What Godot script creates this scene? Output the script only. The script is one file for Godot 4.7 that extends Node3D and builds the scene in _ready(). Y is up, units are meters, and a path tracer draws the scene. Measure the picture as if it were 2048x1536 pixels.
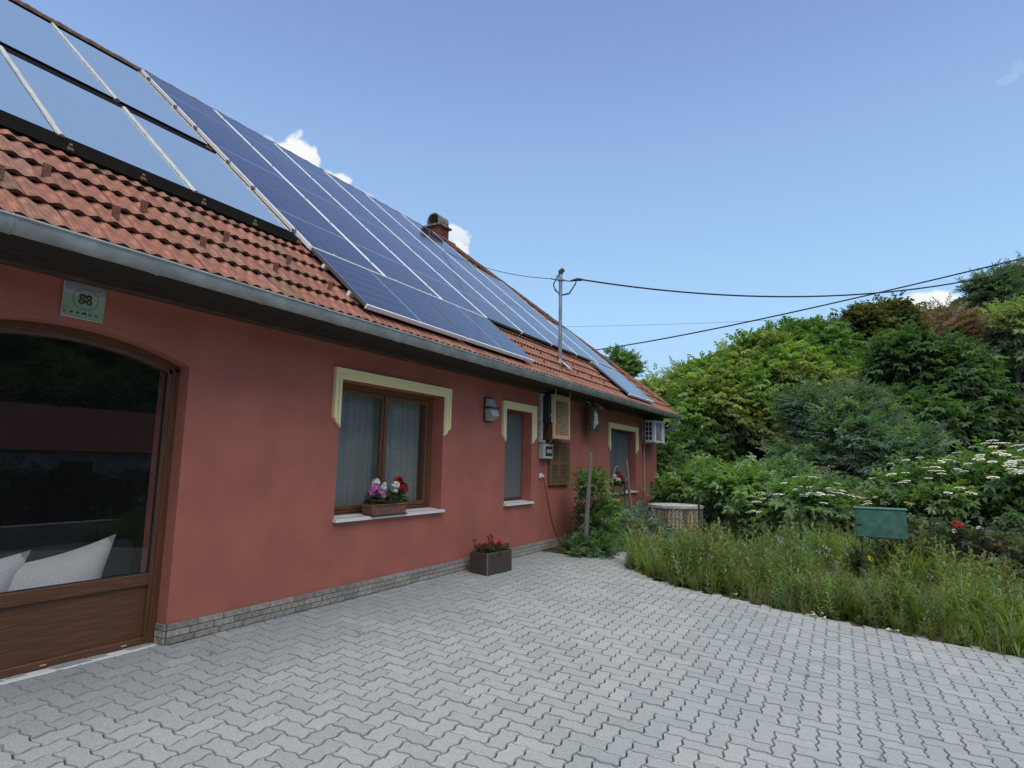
extends Node3D

# A cottage with a paved yard. x runs along the front wall, y is up, z points from the wall into the yard. Metres.

const SLOPE := -0.068          # the yard falls away from the wall
const PITCH := 0.7156          # roof pitch, 41 degrees
const EAVE_Y := 2.66
const EAVE_Z := 0.45
const RIDGE_S := 6.22          # ridge, measured up the slope from the eave
const HIP_X := 14.85           # right end of the eave
const RIDGE_X := 11.3          # right end of the ridge
const LEFT_X := -6.0
const WALL_TOP := 2.52
const PAVE_W := 0.113          # width of a paving stone; it is twice as long

var rng := RandomNumberGenerator.new()
var taken := {}
var M := {}
var house: Node3D
var far_leaf: ArrayMesh
var clay_texture: Texture2D
var broad_twig: ArrayMesh
var fine_twig: ArrayMesh


# ------------------------------------------------------------------ shapes
class Shape:
	var v := PackedVector3Array()
	var n := PackedVector3Array()
	var t := PackedVector2Array()
	var i := PackedInt32Array()

	func vert(p: Vector3, nn: Vector3, uv := Vector2.ZERO) -> int:
		v.append(p)
		n.append(nn)
		t.append(uv)
		return v.size() - 1

	# a flat convex polygon; out says roughly where its outside is
	func face(p: Array, out := Vector3.ZERO, uv := []) -> void:
		var nn := Vector3.ZERO
		for k in p.size():
			var a: Vector3 = p[k]
			var b: Vector3 = p[(k + 1) % p.size()]
			nn += a.cross(b)
		if nn.length() < 1e-12:
			return
		nn = nn.normalized()
		var flip := out != Vector3.ZERO and nn.dot(out) < 0.0
		if flip:
			nn = -nn
		var b0 := v.size()
		for k in p.size():
			vert(p[k], nn, uv[k] if uv.size() else Vector2.ZERO)
		for k in range(1, p.size() - 1):
			if flip:
				i.append_array(PackedInt32Array([b0, b0 + k, b0 + k + 1]))
			else:
				i.append_array(PackedInt32Array([b0, b0 + k + 1, b0 + k]))

	func box(at: Vector3, size: Vector3, ch := 0.0, b := Basis.IDENTITY) -> void:
		var h := size * 0.5
		ch = minf(ch, minf(h.x, minf(h.y, h.z)) * 0.9)
		for ax in 3:
			var u := (ax + 1) % 3
			var w := (ax + 2) % 3
			for s in [-1.0, 1.0]:
				var q := []
				for k in [[-1.0, -1.0], [1.0, -1.0], [1.0, 1.0], [-1.0, 1.0]]:
					var p := Vector3.ZERO
					p[ax] = s * h[ax]
					p[u] = k[0] * (h[u] - ch)
					p[w] = k[1] * (h[w] - ch)
					q.append(at + b * p)
				var o := Vector3.ZERO
				o[ax] = s
				face(q, b * o, [Vector2(0, 1), Vector2(1, 1), Vector2(1, 0), Vector2(0, 0)])
			if ch > 0.0:
				for s1 in [-1.0, 1.0]:
					for s2 in [-1.0, 1.0]:
						var q := []
						for e in [0, 1, 2, 3]:
							var p := Vector3.ZERO
							p[ax] = (h[ax] - ch) * (1.0 if e == 1 or e == 2 else -1.0)
							p[u] = s1 * (h[u] if e < 2 else h[u] - ch)
							p[w] = s2 * (h[w] - ch if e < 2 else h[w])
							q.append(at + b * p)
						var o := Vector3.ZERO
						o[u] = s1
						o[w] = s2
						face(q, b * o)
		if ch > 0.0:
			for sx in [-1.0, 1.0]:
				for sy in [-1.0, 1.0]:
					for sz in [-1.0, 1.0]:
						face([at + b * Vector3(sx * h.x, sy * (h.y - ch), sz * (h.z - ch)), at + b * Vector3(sx * (h.x - ch), sy * h.y, sz * (h.z - ch)), at + b * Vector3(sx * (h.x - ch), sy * (h.y - ch), sz * h.z)], b * Vector3(sx, sy, sz))

	# a box given by two corners
	func slab(x0: float, x1: float, y0: float, y1: float, z0: float, z1: float, ch := 0.0) -> void:
		box(Vector3((x0 + x1) / 2, (y0 + y1) / 2, (z0 + z1) / 2), Vector3(absf(x1 - x0), absf(y1 - y0), absf(z1 - z0)), ch)

	# a smooth sheet through a grid of points
	func sheet(rows: Array, flip := false, uvs := Vector2.ONE, both := false) -> void:
		var h := rows.size()
		var w: int = rows[0].size()
		var b0 := v.size()
		for a in h:
			for b in w:
				var du: Vector3 = rows[a][mini(b + 1, w - 1)] - rows[a][maxi(b - 1, 0)]
				var dv: Vector3 = rows[mini(a + 1, h - 1)][b] - rows[maxi(a - 1, 0)][b]
				var nn := du.cross(dv).normalized()
				vert(rows[a][b], -nn if flip else nn, Vector2(float(b) / (w - 1), float(a) / (h - 1)) * uvs)
		for a in h - 1:
			for b in w - 1:
				var p := b0 + a * w + b
				if flip:
					i.append_array(PackedInt32Array([p, p + 1, p + w, p + 1, p + w + 1, p + w]))
				else:
					i.append_array(PackedInt32Array([p, p + w, p + 1, p + 1, p + w, p + w + 1]))

	func tube(path: Array, r, sides := 8, caps := true) -> void:
		var up := Vector3.UP
		var rows := []
		var d0: Vector3 = (path[1] - path[0]).normalized()
		if absf(d0.dot(up)) > 0.9:
			up = Vector3.RIGHT
		var ua := d0.cross(up).normalized()
		var b0 := v.size()
		for k in path.size():
			var d: Vector3 = (path[mini(k + 1, path.size() - 1)] - path[maxi(k - 1, 0)]).normalized()
			ua = (ua - d * ua.dot(d)).normalized()
			var ub := d.cross(ua)
			var rad: float = r if r is float else r[k]
			for s in sides + 1:
				var a := TAU * s / sides
				var o := ua * cos(a) + ub * sin(a)
				vert(path[k] + o * rad, o, Vector2(float(s) / sides, float(k) / (path.size() - 1)))
		for k in path.size() - 1:
			for s in sides:
				var p := b0 + k * (sides + 1) + s
				var q := p + sides + 1
				i.append_array(PackedInt32Array([p, q, p + 1, p + 1, q, q + 1]))
		if caps:
			for e in [0, path.size() - 1]:
				var ring := []
				for s in sides:
					ring.append(v[b0 + e * (sides + 1) + s])
				face(ring, (path[0] - path[1]) if e == 0 else (path[e] - path[e - 1]))

	# a polygon in the xy plane pushed out from z0 to z1
	func extrude(poly: PackedVector2Array, z0: float, z1: float, tr := Transform3D.IDENTITY, bevel := 0.0) -> void:
		var tri := Geometry2D.triangulate_polygon(poly)
		var area := 0.0
		for k in poly.size():
			area += poly[k].cross(poly[(k + 1) % poly.size()])
		for side in [[z0, -1.0], [z1, 1.0]]:
			for k in range(0, tri.size(), 3):
				face([tr * Vector3(poly[tri[k]].x, poly[tri[k]].y, side[0]), tr * Vector3(poly[tri[k + 1]].x, poly[tri[k + 1]].y, side[0]), tr * Vector3(poly[tri[k + 2]].x, poly[tri[k + 2]].y, side[0])], tr.basis * Vector3(0, 0, side[1] * signf(z1 - z0)))
		for k in poly.size():
			var a := poly[k]
			var b := poly[(k + 1) % poly.size()]
			var o := (b - a).orthogonal() * (-1.0 if area > 0 else 1.0) * -1.0
			face([tr * Vector3(a.x, a.y, z0), tr * Vector3(b.x, b.y, z0), tr * Vector3(b.x, b.y, z1), tr * Vector3(a.x, a.y, z1)], tr.basis * Vector3(o.x, o.y, 0))

	func blob(at: Vector3, r: Vector3, rings := 5, segs := 7) -> void:
		var b0 := v.size()
		for a in rings + 1:
			var th := PI * a / rings
			for b in segs + 1:
				var ph := TAU * b / segs
				var o := Vector3(sin(th) * cos(ph), cos(th), sin(th) * sin(ph))
				vert(at + o * r, (o / r).normalized())
		for a in rings:
			for b in segs:
				var p := b0 + a * (segs + 1) + b
				var q := p + segs + 1
				i.append_array(PackedInt32Array([p, q, p + 1, p + 1, q, q + 1]))

	func add(o: Shape, tr: Transform3D) -> void:
		var b0 := v.size()
		for k in o.v.size():
			v.append(tr * o.v[k])
			n.append((tr.basis * o.n[k]).normalized())
			t.append(o.t[k])
		for k in o.i:
			i.append(k + b0)

	func mesh(m := ArrayMesh.new()) -> ArrayMesh:
		var a := []
		a.resize(Mesh.ARRAY_MAX)
		a[Mesh.ARRAY_VERTEX] = v
		a[Mesh.ARRAY_NORMAL] = n
		a[Mesh.ARRAY_TEX_UV] = t
		a[Mesh.ARRAY_INDEX] = i
		m.add_surface_from_arrays(Mesh.PRIMITIVE_TRIANGLES, a)
		return m


# ------------------------------------------------------------------ objects
func numbered(called: String) -> String:
	if not taken.has(called):
		taken[called] = 0
		return called
	taken[called] += 1
	return "%s_%03d" % [called, taken[called]]

func tag(o: Node3D, label: String, category: String, group := "") -> Node3D:
	o.set_meta("label", label)
	o.set_meta("category", category)
	if group:
		o.set_meta("group", group)
	return o

func thing(called: String, label: String, category: String, at := Vector3.ZERO, group := "") -> Node3D:
	var o := Node3D.new()
	o.name = numbered(called)
	o.position = at
	add_child(o)
	return tag(o, label, category, group)

func part(called: String, shape, m: Material, parent: Node3D, at := Transform3D.IDENTITY) -> MeshInstance3D:
	var o := MeshInstance3D.new()
	o.name = called
	o.mesh = shape if shape is Mesh else shape.mesh()
	o.set_surface_override_material(0, m)
	o.transform = at
	parent.add_child(o, true)
	return o

func one(called: String, shape, m: Material, label: String, category: String, at := Transform3D.IDENTITY, group := "") -> MeshInstance3D:
	var o := part(numbered(called), shape, m, self, at)
	tag(o, label, category, group)
	return o

func structure(called: String, shape, m: Material) -> MeshInstance3D:
	var o := part(called, shape, m, self)
	o.set_meta("kind", "structure")
	return o

func scatter(called: String, mesh: Mesh, m: Material, places: Array, tints: Array, parent: Node3D) -> MultiMeshInstance3D:
	var mm := MultiMesh.new()
	mm.transform_format = MultiMesh.TRANSFORM_3D
	mm.use_colors = true
	mm.mesh = mesh
	mm.instance_count = places.size()
	for k in places.size():
		mm.set_instance_transform(k, places[k])
		mm.set_instance_color(k, tints[k])
	var o := MultiMeshInstance3D.new()
	o.name = called
	o.multimesh = mm
	o.material_override = m
	o.set_meta("kind", "stuff")
	parent.add_child(o, true)
	return o

func copy(o: Node3D, called: String, label: String, at: Transform3D) -> Node3D:
	var c: Node3D = o.duplicate()
	c.name = numbered(called)
	add_child(c)
	c.transform = at
	c.set_meta("label", label)
	return c


# ------------------------------------------------------------------ materials
func noise_image(freq: float, octaves: int, lo: Color, hi: Color, sd: int, size := 256, sharp := 1.0) -> ImageTexture:
	var f := FastNoiseLite.new()
	f.seed = sd
	f.noise_type = FastNoiseLite.TYPE_SIMPLEX_SMOOTH
	f.frequency = freq
	f.fractal_octaves = octaves
	var g := f.get_seamless_image(size, size)
	var im := Image.create(size, size, false, Image.FORMAT_RGB8)
	for y in size:
		for x in size:
			var k := clampf((g.get_pixel(x, y).r - 0.5) * sharp + 0.5, 0.0, 1.0)
			im.set_pixel(x, y, lo.lerp(hi, k))
	return ImageTexture.create_from_image(im)

func speckle_image(base: Color, dark: Color, light: Color, share: float, sd: int, size := 256) -> ImageTexture:
	var r := RandomNumberGenerator.new()
	r.seed = sd
	var im := Image.create(size, size, false, Image.FORMAT_RGB8)
	for y in size:
		for x in size:
			var k := r.randf()
			var c := base.lerp(base * 0.9, r.randf())
			if k < share:
				c = base.lerp(dark, r.randf_range(0.3, 1.0))
			elif k > 1.0 - share:
				c = base.lerp(light, r.randf_range(0.3, 1.0))
			im.set_pixel(x, y, c)
	return ImageTexture.create_from_image(im)

func grey(v: float) -> Color:
	return Color(v, v, v)

# base colour in linear values
func mat(r: float, g: float, b: float, rough := 0.8, tex: Texture2D = null, scale := Vector3.ONE, metal := 0.0) -> StandardMaterial3D:
	var m := StandardMaterial3D.new()
	m.albedo_color = Color(r, g, b).linear_to_srgb()
	m.roughness = rough
	m.metallic = metal
	if tex:
		m.albedo_texture = tex
		m.uv1_triplanar = true
		m.uv1_world_triplanar = true
		m.uv1_scale = scale
	return m

func relief(m: StandardMaterial3D, tex: Texture2D, mm: float) -> StandardMaterial3D:
	m.heightmap_enabled = true
	m.heightmap_texture = tex
	m.heightmap_scale = mm * 0.1
	return m

func leaf_mat(rough := 0.45) -> StandardMaterial3D:
	var m := StandardMaterial3D.new()
	m.albedo_color = Color.WHITE
	m.vertex_color_use_as_albedo = true
	m.roughness = rough
	m.backlight_enabled = true
	m.backlight = Color(0.88, 1.0, 0.55)
	m.cull_mode = BaseMaterial3D.CULL_DISABLED
	return m

func make_materials() -> void:
	var mottle := noise_image(0.012, 5, grey(0.80), grey(1.0), 11, 256, 1.6)
	var grain := noise_image(0.09, 3, grey(0.78), grey(1.0), 12, 256, 1.5)
	var bumps := noise_image(0.16, 2, grey(0.0), grey(1.0), 13, 256, 1.4)
	var wood := noise_image(0.02, 3, Color(0.80, 0.77, 0.75), grey(1.0), 14, 256, 1.5)
	var stone := speckle_image(Color(0.86, 0.86, 0.86), Color(0.40, 0.40, 0.42), Color(1.0, 1.0, 1.0), 0.30, 15)
	var clay := noise_image(0.025, 5, Color(0.60, 0.55, 0.52), Color(1.0, 1.0, 1.0), 16, 256, 1.8)
	M.plaster = relief(mat(0.43, 0.140, 0.104, 0.92, noise_image(0.006, 6, Color(0.93, 0.92, 0.92), Color(1.0, 0.995, 0.99), 21, 512, 1.5), Vector3.ONE * 0.45), bumps, 1.6)
	M.plaster_reveal = M.plaster
	M.pavers = []
	for k in 7:
		var tone: float = [0.505, 0.525, 0.54, 0.555, 0.565, 0.58, 0.60][k]
		var warm: float = [-0.09, -0.09, -0.085, -0.06, -0.08, -0.08, -0.05][k]
		M.pavers.append(mat(tone * (1.0 + warm), tone, tone * 1.01, 0.9, stone, Vector3.ONE * 3.2))
	M.paver_all = mat(1, 1, 1, 0.9, stone, Vector3.ONE * 3.2)
	M.paver_all.vertex_color_use_as_albedo = true
	M.sand = mat(0.05, 0.052, 0.052, 1.0, grain, Vector3.ONE * 5.0)
	M.dust = mat(0.27, 0.275, 0.29, 1.0, grain, Vector3.ONE * 2.0)
	M.soil = mat(0.16, 0.125, 0.085, 1.0, clay, Vector3.ONE * 1.5)
	M.turf = mat(0.055, 0.075, 0.025, 1.0, clay, Vector3.ONE * 0.5)
	M.hill = mat(0.06, 0.08, 0.03, 1.0, mottle, Vector3.ONE * 0.05)
	var streak := Image.create(128, 64, false, Image.FORMAT_RGB8)
	var sn := FastNoiseLite.new()
	sn.seed = 77
	sn.frequency = 0.06
	sn.fractal_octaves = 4
	for y in 64:
		for x in 128:
			var q := 0.80 + 0.26 * sn.get_noise_2d(x * 2.2, y * 0.22) + 0.20 * sn.get_noise_2d(x * 0.5 + 300, y * 0.6) - (0.16 if y > 57 else 0.0) - (0.12 if x % 64 > 59 else 0.0)
			streak.set_pixel(x, y, Color(clampf(q, 0, 1), clampf(q * 0.985, 0, 1), clampf(q * 0.97, 0, 1)))
	var streaks := ImageTexture.create_from_image(streak)
	M.tiles = []
	for k in 6:
		var c: Array = [[0.39, 0.165, 0.115], [0.35, 0.148, 0.105], [0.42, 0.190, 0.138], [0.315, 0.138, 0.098], [0.37, 0.185, 0.130], [0.275, 0.155, 0.100]][k]
		var tm := mat(c[0] * 1.1, c[1] * 1.1, c[2] * 1.1, 0.88)
		tm.albedo_texture = streaks
		tm.uv1_offset = Vector3(k * 0.5, 0, 0)
		M.tiles.append(tm)
	M.tile_all = mat(1, 1, 1, 0.88)
	M.tile_all.albedo_texture = streaks
	M.tile_all.vertex_color_use_as_albedo = true
	M.tile_edge = mat(0.17, 0.095, 0.070, 0.95, clay, Vector3.ONE * 4.0)
	M.old_tile = mat(0.20, 0.125, 0.095, 0.95, clay, Vector3.ONE * 3.0)
	clay_texture = clay
	M.roof_felt = mat(0.03, 0.025, 0.022, 1.0)
	M.zinc = mat(0.50, 0.545, 0.545, 0.5, mottle, Vector3.ONE * 1.5, 0.15)
	M.steel = mat(0.50, 0.51, 0.51, 0.35, mottle, Vector3.ONE * 2.0, 0.8)
	M.alu = mat(0.90, 0.91, 0.92, 0.4)
	M.black_metal = mat(0.02, 0.02, 0.021, 0.55)
	M.dark_tray = mat(0.010, 0.009, 0.008, 0.8, mottle, Vector3.ONE * 2.0)
	M.dark_tray.metallic_specular = 0.15
	M.eave_wood = mat(0.085, 0.052, 0.034, 0.85, wood, Vector3(0.6, 9, 9))
	M.door_wood = mat(0.145, 0.062, 0.030, 0.5, wood, Vector3(0.5, 14, 14))
	M.door_stile = mat(0.145, 0.064, 0.031, 0.5, wood, Vector3(14, 0.5, 14))
	M.frame_wood = mat(0.18, 0.088, 0.042, 0.5, wood, Vector3(12, 0.9, 12))
	M.frame_rail = mat(0.18, 0.088, 0.042, 0.5, wood, Vector3(0.9, 12, 12))
	M.pine = mat(0.78, 0.57, 0.32, 0.6, wood, Vector3(1.5, 14, 14))
	M.shutter_wood = mat(0.20, 0.115, 0.055, 0.75, wood, Vector3(1.5, 14, 14))
	M.grey_wood = mat(0.25, 0.24, 0.225, 0.95, wood, Vector3(14, 1.2, 14))
	M.cream = mat(0.88, 0.77, 0.44, 0.75)
	M.sill = mat(0.74, 0.76, 0.77, 0.45)
	M.white = mat(0.74, 0.75, 0.75, 0.5)
	M.dull_white = mat(0.55, 0.56, 0.56, 0.6, mottle, Vector3.ONE * 3.0)
	M.grey_plastic = mat(0.40, 0.41, 0.40, 0.5)
	M.plinths = []
	for k in 6:
		var c: Array = [[0.34, 0.31, 0.285], [0.30, 0.28, 0.265], [0.38, 0.345, 0.31], [0.33, 0.31, 0.30], [0.27, 0.25, 0.235], [0.40, 0.375, 0.345]][k]
		M.plinths.append(mat(c[0] * 1.08, c[1] * 1.08, c[2] * 1.03, 0.9, mottle, Vector3.ONE * 5.0))
	M.mortar = mat(0.20, 0.19, 0.18, 1.0, grain, Vector3.ONE * 6.0)
	M.brick = mat(0.42, 0.12, 0.070, 0.9, clay, Vector3.ONE * 4.0)
	M.concrete = mat(0.33, 0.32, 0.29, 0.95, clay, Vector3.ONE * 1.2)
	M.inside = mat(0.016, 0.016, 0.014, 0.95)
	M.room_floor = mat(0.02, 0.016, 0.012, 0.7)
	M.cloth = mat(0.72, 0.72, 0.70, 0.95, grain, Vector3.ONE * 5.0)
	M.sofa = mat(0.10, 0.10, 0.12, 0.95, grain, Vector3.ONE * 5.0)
	M.curtain = mat(0.25, 0.28, 0.275, 0.95)
	M.curtain.backlight_enabled = true
	M.curtain.backlight = Color(0.5, 0.5, 0.5)
	M.glass = StandardMaterial3D.new()
	M.glass.albedo_color = Color(0.62, 0.64, 0.62, 0.022)
	M.glass.transparency = BaseMaterial3D.TRANSPARENCY_ALPHA
	M.glass.roughness = 0.0
	M.glass.metallic_specular = 0.6
	M.lamp_glass = mat(0.42, 0.43, 0.42, 0.25)
	M.cable = mat(0.015, 0.017, 0.02, 0.6)
	M.red_cord = mat(0.16, 0.012, 0.012, 0.5)
	M.terracotta = mat(0.24, 0.105, 0.070, 0.85, mottle, Vector3.ONE * 4.0)
	M.basket = mat(0.22, 0.13, 0.07, 0.9, wood, Vector3(20, 40, 20))
	M.box_green = relief(mat(0.075, 0.205, 0.155, 0.5, mottle, Vector3.ONE * 2.0), grain, 0.3)
	M.fence_green = mat(0.03, 0.06, 0.035, 0.6)
	M.bark = relief(mat(0.16, 0.125, 0.095, 0.95, clay, Vector3(3, 0.7, 3)), grain, 6.0)
	M.bark_grey = relief(mat(0.22, 0.20, 0.17, 0.95, clay, Vector3(4, 0.8, 4)), grain, 4.0)
	M.stem = mat(0.08, 0.11, 0.035, 0.7)
	M.leaf = leaf_mat(0.42)
	M.leaf_matt = leaf_mat(0.6)
	M.petal_red = mat(0.52, 0.012, 0.016, 0.6)
	M.petal_crimson = mat(0.33, 0.012, 0.02, 0.6)
	M.petal_pink = mat(0.62, 0.18, 0.52, 0.6)
	M.petal_white = mat(0.78, 0.79, 0.76, 0.6)
	M.petal_cream = mat(0.78, 0.79, 0.55, 0.7)
	M.petal_yellow = mat(0.65, 0.52, 0.04, 0.6)
	M.turquoise = mat(0.06, 0.36, 0.33, 0.4)
	M.planter = relief(mat(0.080, 0.060, 0.053, 0.7, wood, Vector3(14, 1.5, 14)), grain, 0.8)
	M.strips = [mat(0.44, 0.37, 0.29, 0.9, clay, Vector3.ONE * 3.0), mat(0.32, 0.27, 0.21, 0.9, clay, Vector3.ONE * 3.0), mat(0.62, 0.53, 0.40, 0.9, clay, Vector3.ONE * 3.0), mat(0.24, 0.20, 0.17, 0.9, clay, Vector3.ONE * 3.0)]
	M.far_roof = mat(0.34, 0.12, 0.11, 0.9, clay, Vector3.ONE * 0.8)
	M.far_wall = mat(0.72, 0.74, 0.80, 0.9, mottle, Vector3.ONE * 0.4)


# ------------------------------------------------------------------ where the ground is
func ground_y(x: float, z: float) -> float:
	var y := 0.0
	if z > 0.0:
		y = SLOPE * minf(z, 13.0)
	var r := Vector2(x, z).length()
	var a := rad_to_deg(atan2(z, x))
	var k := smoothstep(-13.0, 12.0, a) * (1.0 - smoothstep(150.0, 176.0, a))
	return y + k * 24.0 * smoothstep(36.0, 125.0, r)

func on_roof(x: float, s: float, h := 0.0) -> Vector3:
	return Vector3(x, EAVE_Y + s * sin(PITCH) + h * cos(PITCH), EAVE_Z - s * cos(PITCH) + h * sin(PITCH))

func roof_basis() -> Basis:
	return Basis(Vector3.RIGHT, Vector3(0, sin(PITCH), -cos(PITCH)), Vector3(0, cos(PITCH), sin(PITCH)))

# the paved area: along the wall, with a short path between the vine bed and the garden
func is_paved(x: float, z: float) -> bool:
	if z < 0.0:
		return z > -0.2 and x < 14.0 and x < 8.6
	if z < 0.35:
		return x < 8.5 - z * 0.1
	if z < 0.95:
		return x < 8.46 + (z - 0.35) * 0.9
	if z < 1.4:
		return x < 9.7
	if z < 2.3:
		return x < 8.35 - (z - 1.4) * 0.62
	if z < 3.0:
		return x < 7.79 - (z - 2.3) * 0.18
	return x < 7.66 - (z - 3.0) * 0.05


# ------------------------------------------------------------------ scene
func _ready() -> void:
	rng.seed = 7
	make_camera_and_light()
	make_materials()
	broad_twig = twig(9, 0.42, 0.085, 0.30, 31)
	fine_twig = twig(13, 0.30, 0.040, 0.15, 32)
	make_ground()
	make_house()
	make_pavement()
	make_panels()
	make_wall_things()
	make_cables()
	make_far_places()
	make_trees()
	make_garden()

func make_camera_and_light() -> void:
	var cam := Camera3D.new()
	cam.name = "Camera"
	cam.fov = 65.93
	cam.near = 0.05
	cam.far = 900.0
	var yaw := deg_to_rad(59.66)
	var pitch := deg_to_rad(7.67)
	var roll := deg_to_rad(1.065)
	var fwd := Vector3(sin(yaw) * cos(pitch), sin(pitch), -cos(yaw) * cos(pitch))
	var right := Vector3(cos(yaw), 0, sin(yaw))
	var up := right.cross(fwd)
	cam.transform = Transform3D(Basis(right * cos(roll) + up * sin(roll), up * cos(roll) - right * sin(roll), -fwd), Vector3(0, 1.344, 4.397))
	add_child(cam)

	var env := Environment.new()
	env.background_mode = Environment.BG_SKY
	var sm := PanoramaSkyMaterial.new()
	sm.panorama = sky_image()
	sm.energy_multiplier = 0.465
	var sky := Sky.new()
	sky.sky_material = sm
	env.sky = sky
	env.background_energy_multiplier = 1.0
	env.tonemap_mode = Environment.TONE_MAPPER_LINEAR
	env.tonemap_exposure = 2.25
	env.sdfgi_enabled = true
	env.ssao_enabled = true
	env.ssil_enabled = true
	var we := WorldEnvironment.new()
	we.name = "Surroundings"
	we.environment = env
	add_child(we)

	# the sun has gone behind the hill: what is left is a broad soft glow high over the yard
	var sun := DirectionalLight3D.new()
	sun.name = "Sun"
	sun.light_energy = 0.5
	sun.light_color = Color(1.0, 0.96, 0.87)
	sun.light_angular_distance = 75.0
	sun.shadow_enabled = true
	sun.rotation_degrees = Vector3(-72, -48, 0)
	add_child(sun)

# a clear evening sky, with a few small clouds low over the ridge
func sky_image() -> ImageTexture:
	var w := 4096
	var h := 2048
	var im := Image.create(w, h, false, Image.FORMAT_RGB8)
	var stops := [[0.0, Color(0.72, 0.86, 0.985)], [7.0, Color(0.705, 0.855, 0.985)], [14.0, Color(0.66, 0.825, 0.98)], [20.0, Color(0.615, 0.77, 0.94)], [28.0, Color(0.57, 0.705, 0.89)], [36.0, Color(0.515, 0.63, 0.835)], [45.0, Color(0.465, 0.57, 0.78)], [60.0, Color(0.42, 0.53, 0.76)], [90.0, Color(0.38, 0.48, 0.71)]]
	for y in h:
		var e := 90.0 - (y + 0.5) / h * 180.0
		var c: Color = stops[0][1]
		for k in stops.size() - 1:
			if e >= stops[k][0]:
				c = stops[k][1].lerp(stops[k + 1][1], clampf((e - stops[k][0]) / (stops[k + 1][0] - stops[k][0]), 0, 1))
		if e < 0.0:
			c = Color(0.45, 0.46, 0.45)
		im.fill_rect(Rect2i(0, y, w, 1), c)
	var f := FastNoiseLite.new()
	f.seed = 5
	f.noise_type = FastNoiseLite.TYPE_SIMPLEX_SMOOTH
	f.frequency = 0.011
	f.fractal_octaves = 6
	f.fractal_gain = 0.55
	# azimuth, elevation, radius across and up, strength
	var clouds := [[38.6, 26.2, 2.3, 1.9, 1.0], [36.8, 26.4, 1.2, 1.1, 0.9], [41.2, 25.0, 1.8, 1.35, 1.0], [44.0, 23.7, 1.5, 0.95, 0.9], [53.6, 21.5, 1.5, 0.85, 0.8], [53.9, 20.2, 0.95, 0.75, 0.95], [51.0, 21.3, 0.8, 0.6, 0.8], [35.6, 27.5, 0.5, 0.35, 0.45],
		[92.8, 13.1, 1.5, 0.8, 0.9], [94.5, 13.3, 1.4, 0.9, 1.0], [96.4, 13.0, 1.8, 1.1, 1.0], [99.5, 12.6, 2.0, 1.2, 0.9], [101.5, 28.0, 0.7, 0.28, 0.14], [102.3, 28.6, 0.4, 0.5, 0.12],
		[150.0, 24.0, 5.0, 2.0, 0.7], [172.0, 30.0, 6.0, 2.2, 0.5], [215.0, 22.0, 6.0, 2.5, 0.8], [260.0, 27.0, 5.0, 2.0, 0.7], [318.0, 24.0, 6.0, 2.4, 0.8], [8.0, 22.0, 4.0, 2.0, 0.8]]
	for c in clouds:
		var x0 := int((c[0] - c[2] * 1.7) / 360.0 * w)
		var x1 := int((c[0] + c[2] * 1.7) / 360.0 * w)
		var y0 := int((90.0 - c[1] - c[3] * 1.7) / 180.0 * h)
		var y1 := int((90.0 - c[1] + c[3] * 1.7) / 180.0 * h)
		for y in range(y0, y1):
			for x in range(x0, x1):
				var az := (x + 0.5) / w * 360.0
				var el := 90.0 - (y + 0.5) / h * 180.0
				var d := Vector2((az - c[0]) / c[2], (el - c[1]) / c[3]).length()
				var k := 1.12 - d + f.get_noise_2d(x * 2.4, y * 2.4) * 0.72
				var cover: float = smoothstep(0.05, 0.34, k) * c[4]
				if cover > 0.003:
					var xx := posmod(x, w)
					var white := Color(0.97, 0.975, 0.965).lerp(Color(0.86, 0.89, 0.93), clampf(0.5 - f.get_noise_2d(x * 1.3 + 90, y * 1.3 - 25) * 1.2 - (el - c[1]) / c[3] * 0.35, 0, 1) * 0.5)
					im.set_pixel(xx, y, im.get_pixel(xx, y).lerp(white, cover))
	return ImageTexture.create_from_image(im)


# ------------------------------------------------------------------ ground
func make_ground() -> void:
	var xs := []
	var p := -300.0
	while p < 320.0:
		xs.append(p)
		p += 1.0 if p > -14.0 and p < 24.0 else (4.0 if p > -140.0 and p < 160.0 else 20.0)
	var f := FastNoiseLite.new()
	f.seed = 3
	f.frequency = 0.03
	var rows := []
	for z in xs:
		var row := []
		for x in xs:
			var y := ground_y(x, z) - 0.09
			if x > 9.0 or z > 12.0:
				y += f.get_noise_2d(x, z) * clampf((Vector2(x, z).length() - 14.0) * 0.05, 0.0, 1.6)
			row.append(Vector3(x, y, z))
		rows.append(row)
	var s := Shape.new()
	s.sheet(rows, true)
	structure("ground", s, M.hill)
	# rough soil of the garden between the paving and the trees
	var soil := Shape.new()
	rows = []
	for a in 90:
		var row := []
		for b in 110:
			var x := 7.2 + b * 0.12
			var z := -0.6 + a * 0.12
			row.append(Vector3(x, ground_y(x, z) - 0.02 + f.get_noise_2d(x * 60, z * 60) * 0.02 - (0.03 if is_paved(x + 0.05, z) else 0.0), z))
		rows.append(row)
	soil.sheet(rows, true)
	structure("garden_soil", soil, M.soil)

func inset(poly: PackedVector2Array, d: float) -> PackedVector2Array:
	var out := PackedVector2Array()
	for k in poly.size():
		var e0 := (poly[k] - poly[(k + poly.size() - 1) % poly.size()]).normalized()
		var e1 := (poly[(k + 1) % poly.size()] - poly[k]).normalized()
		var nn := (Vector2(-e0.y, e0.x) + Vector2(-e1.y, e1.x)).normalized()
		out.append(poly[k] + nn * d)
	return out

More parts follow.
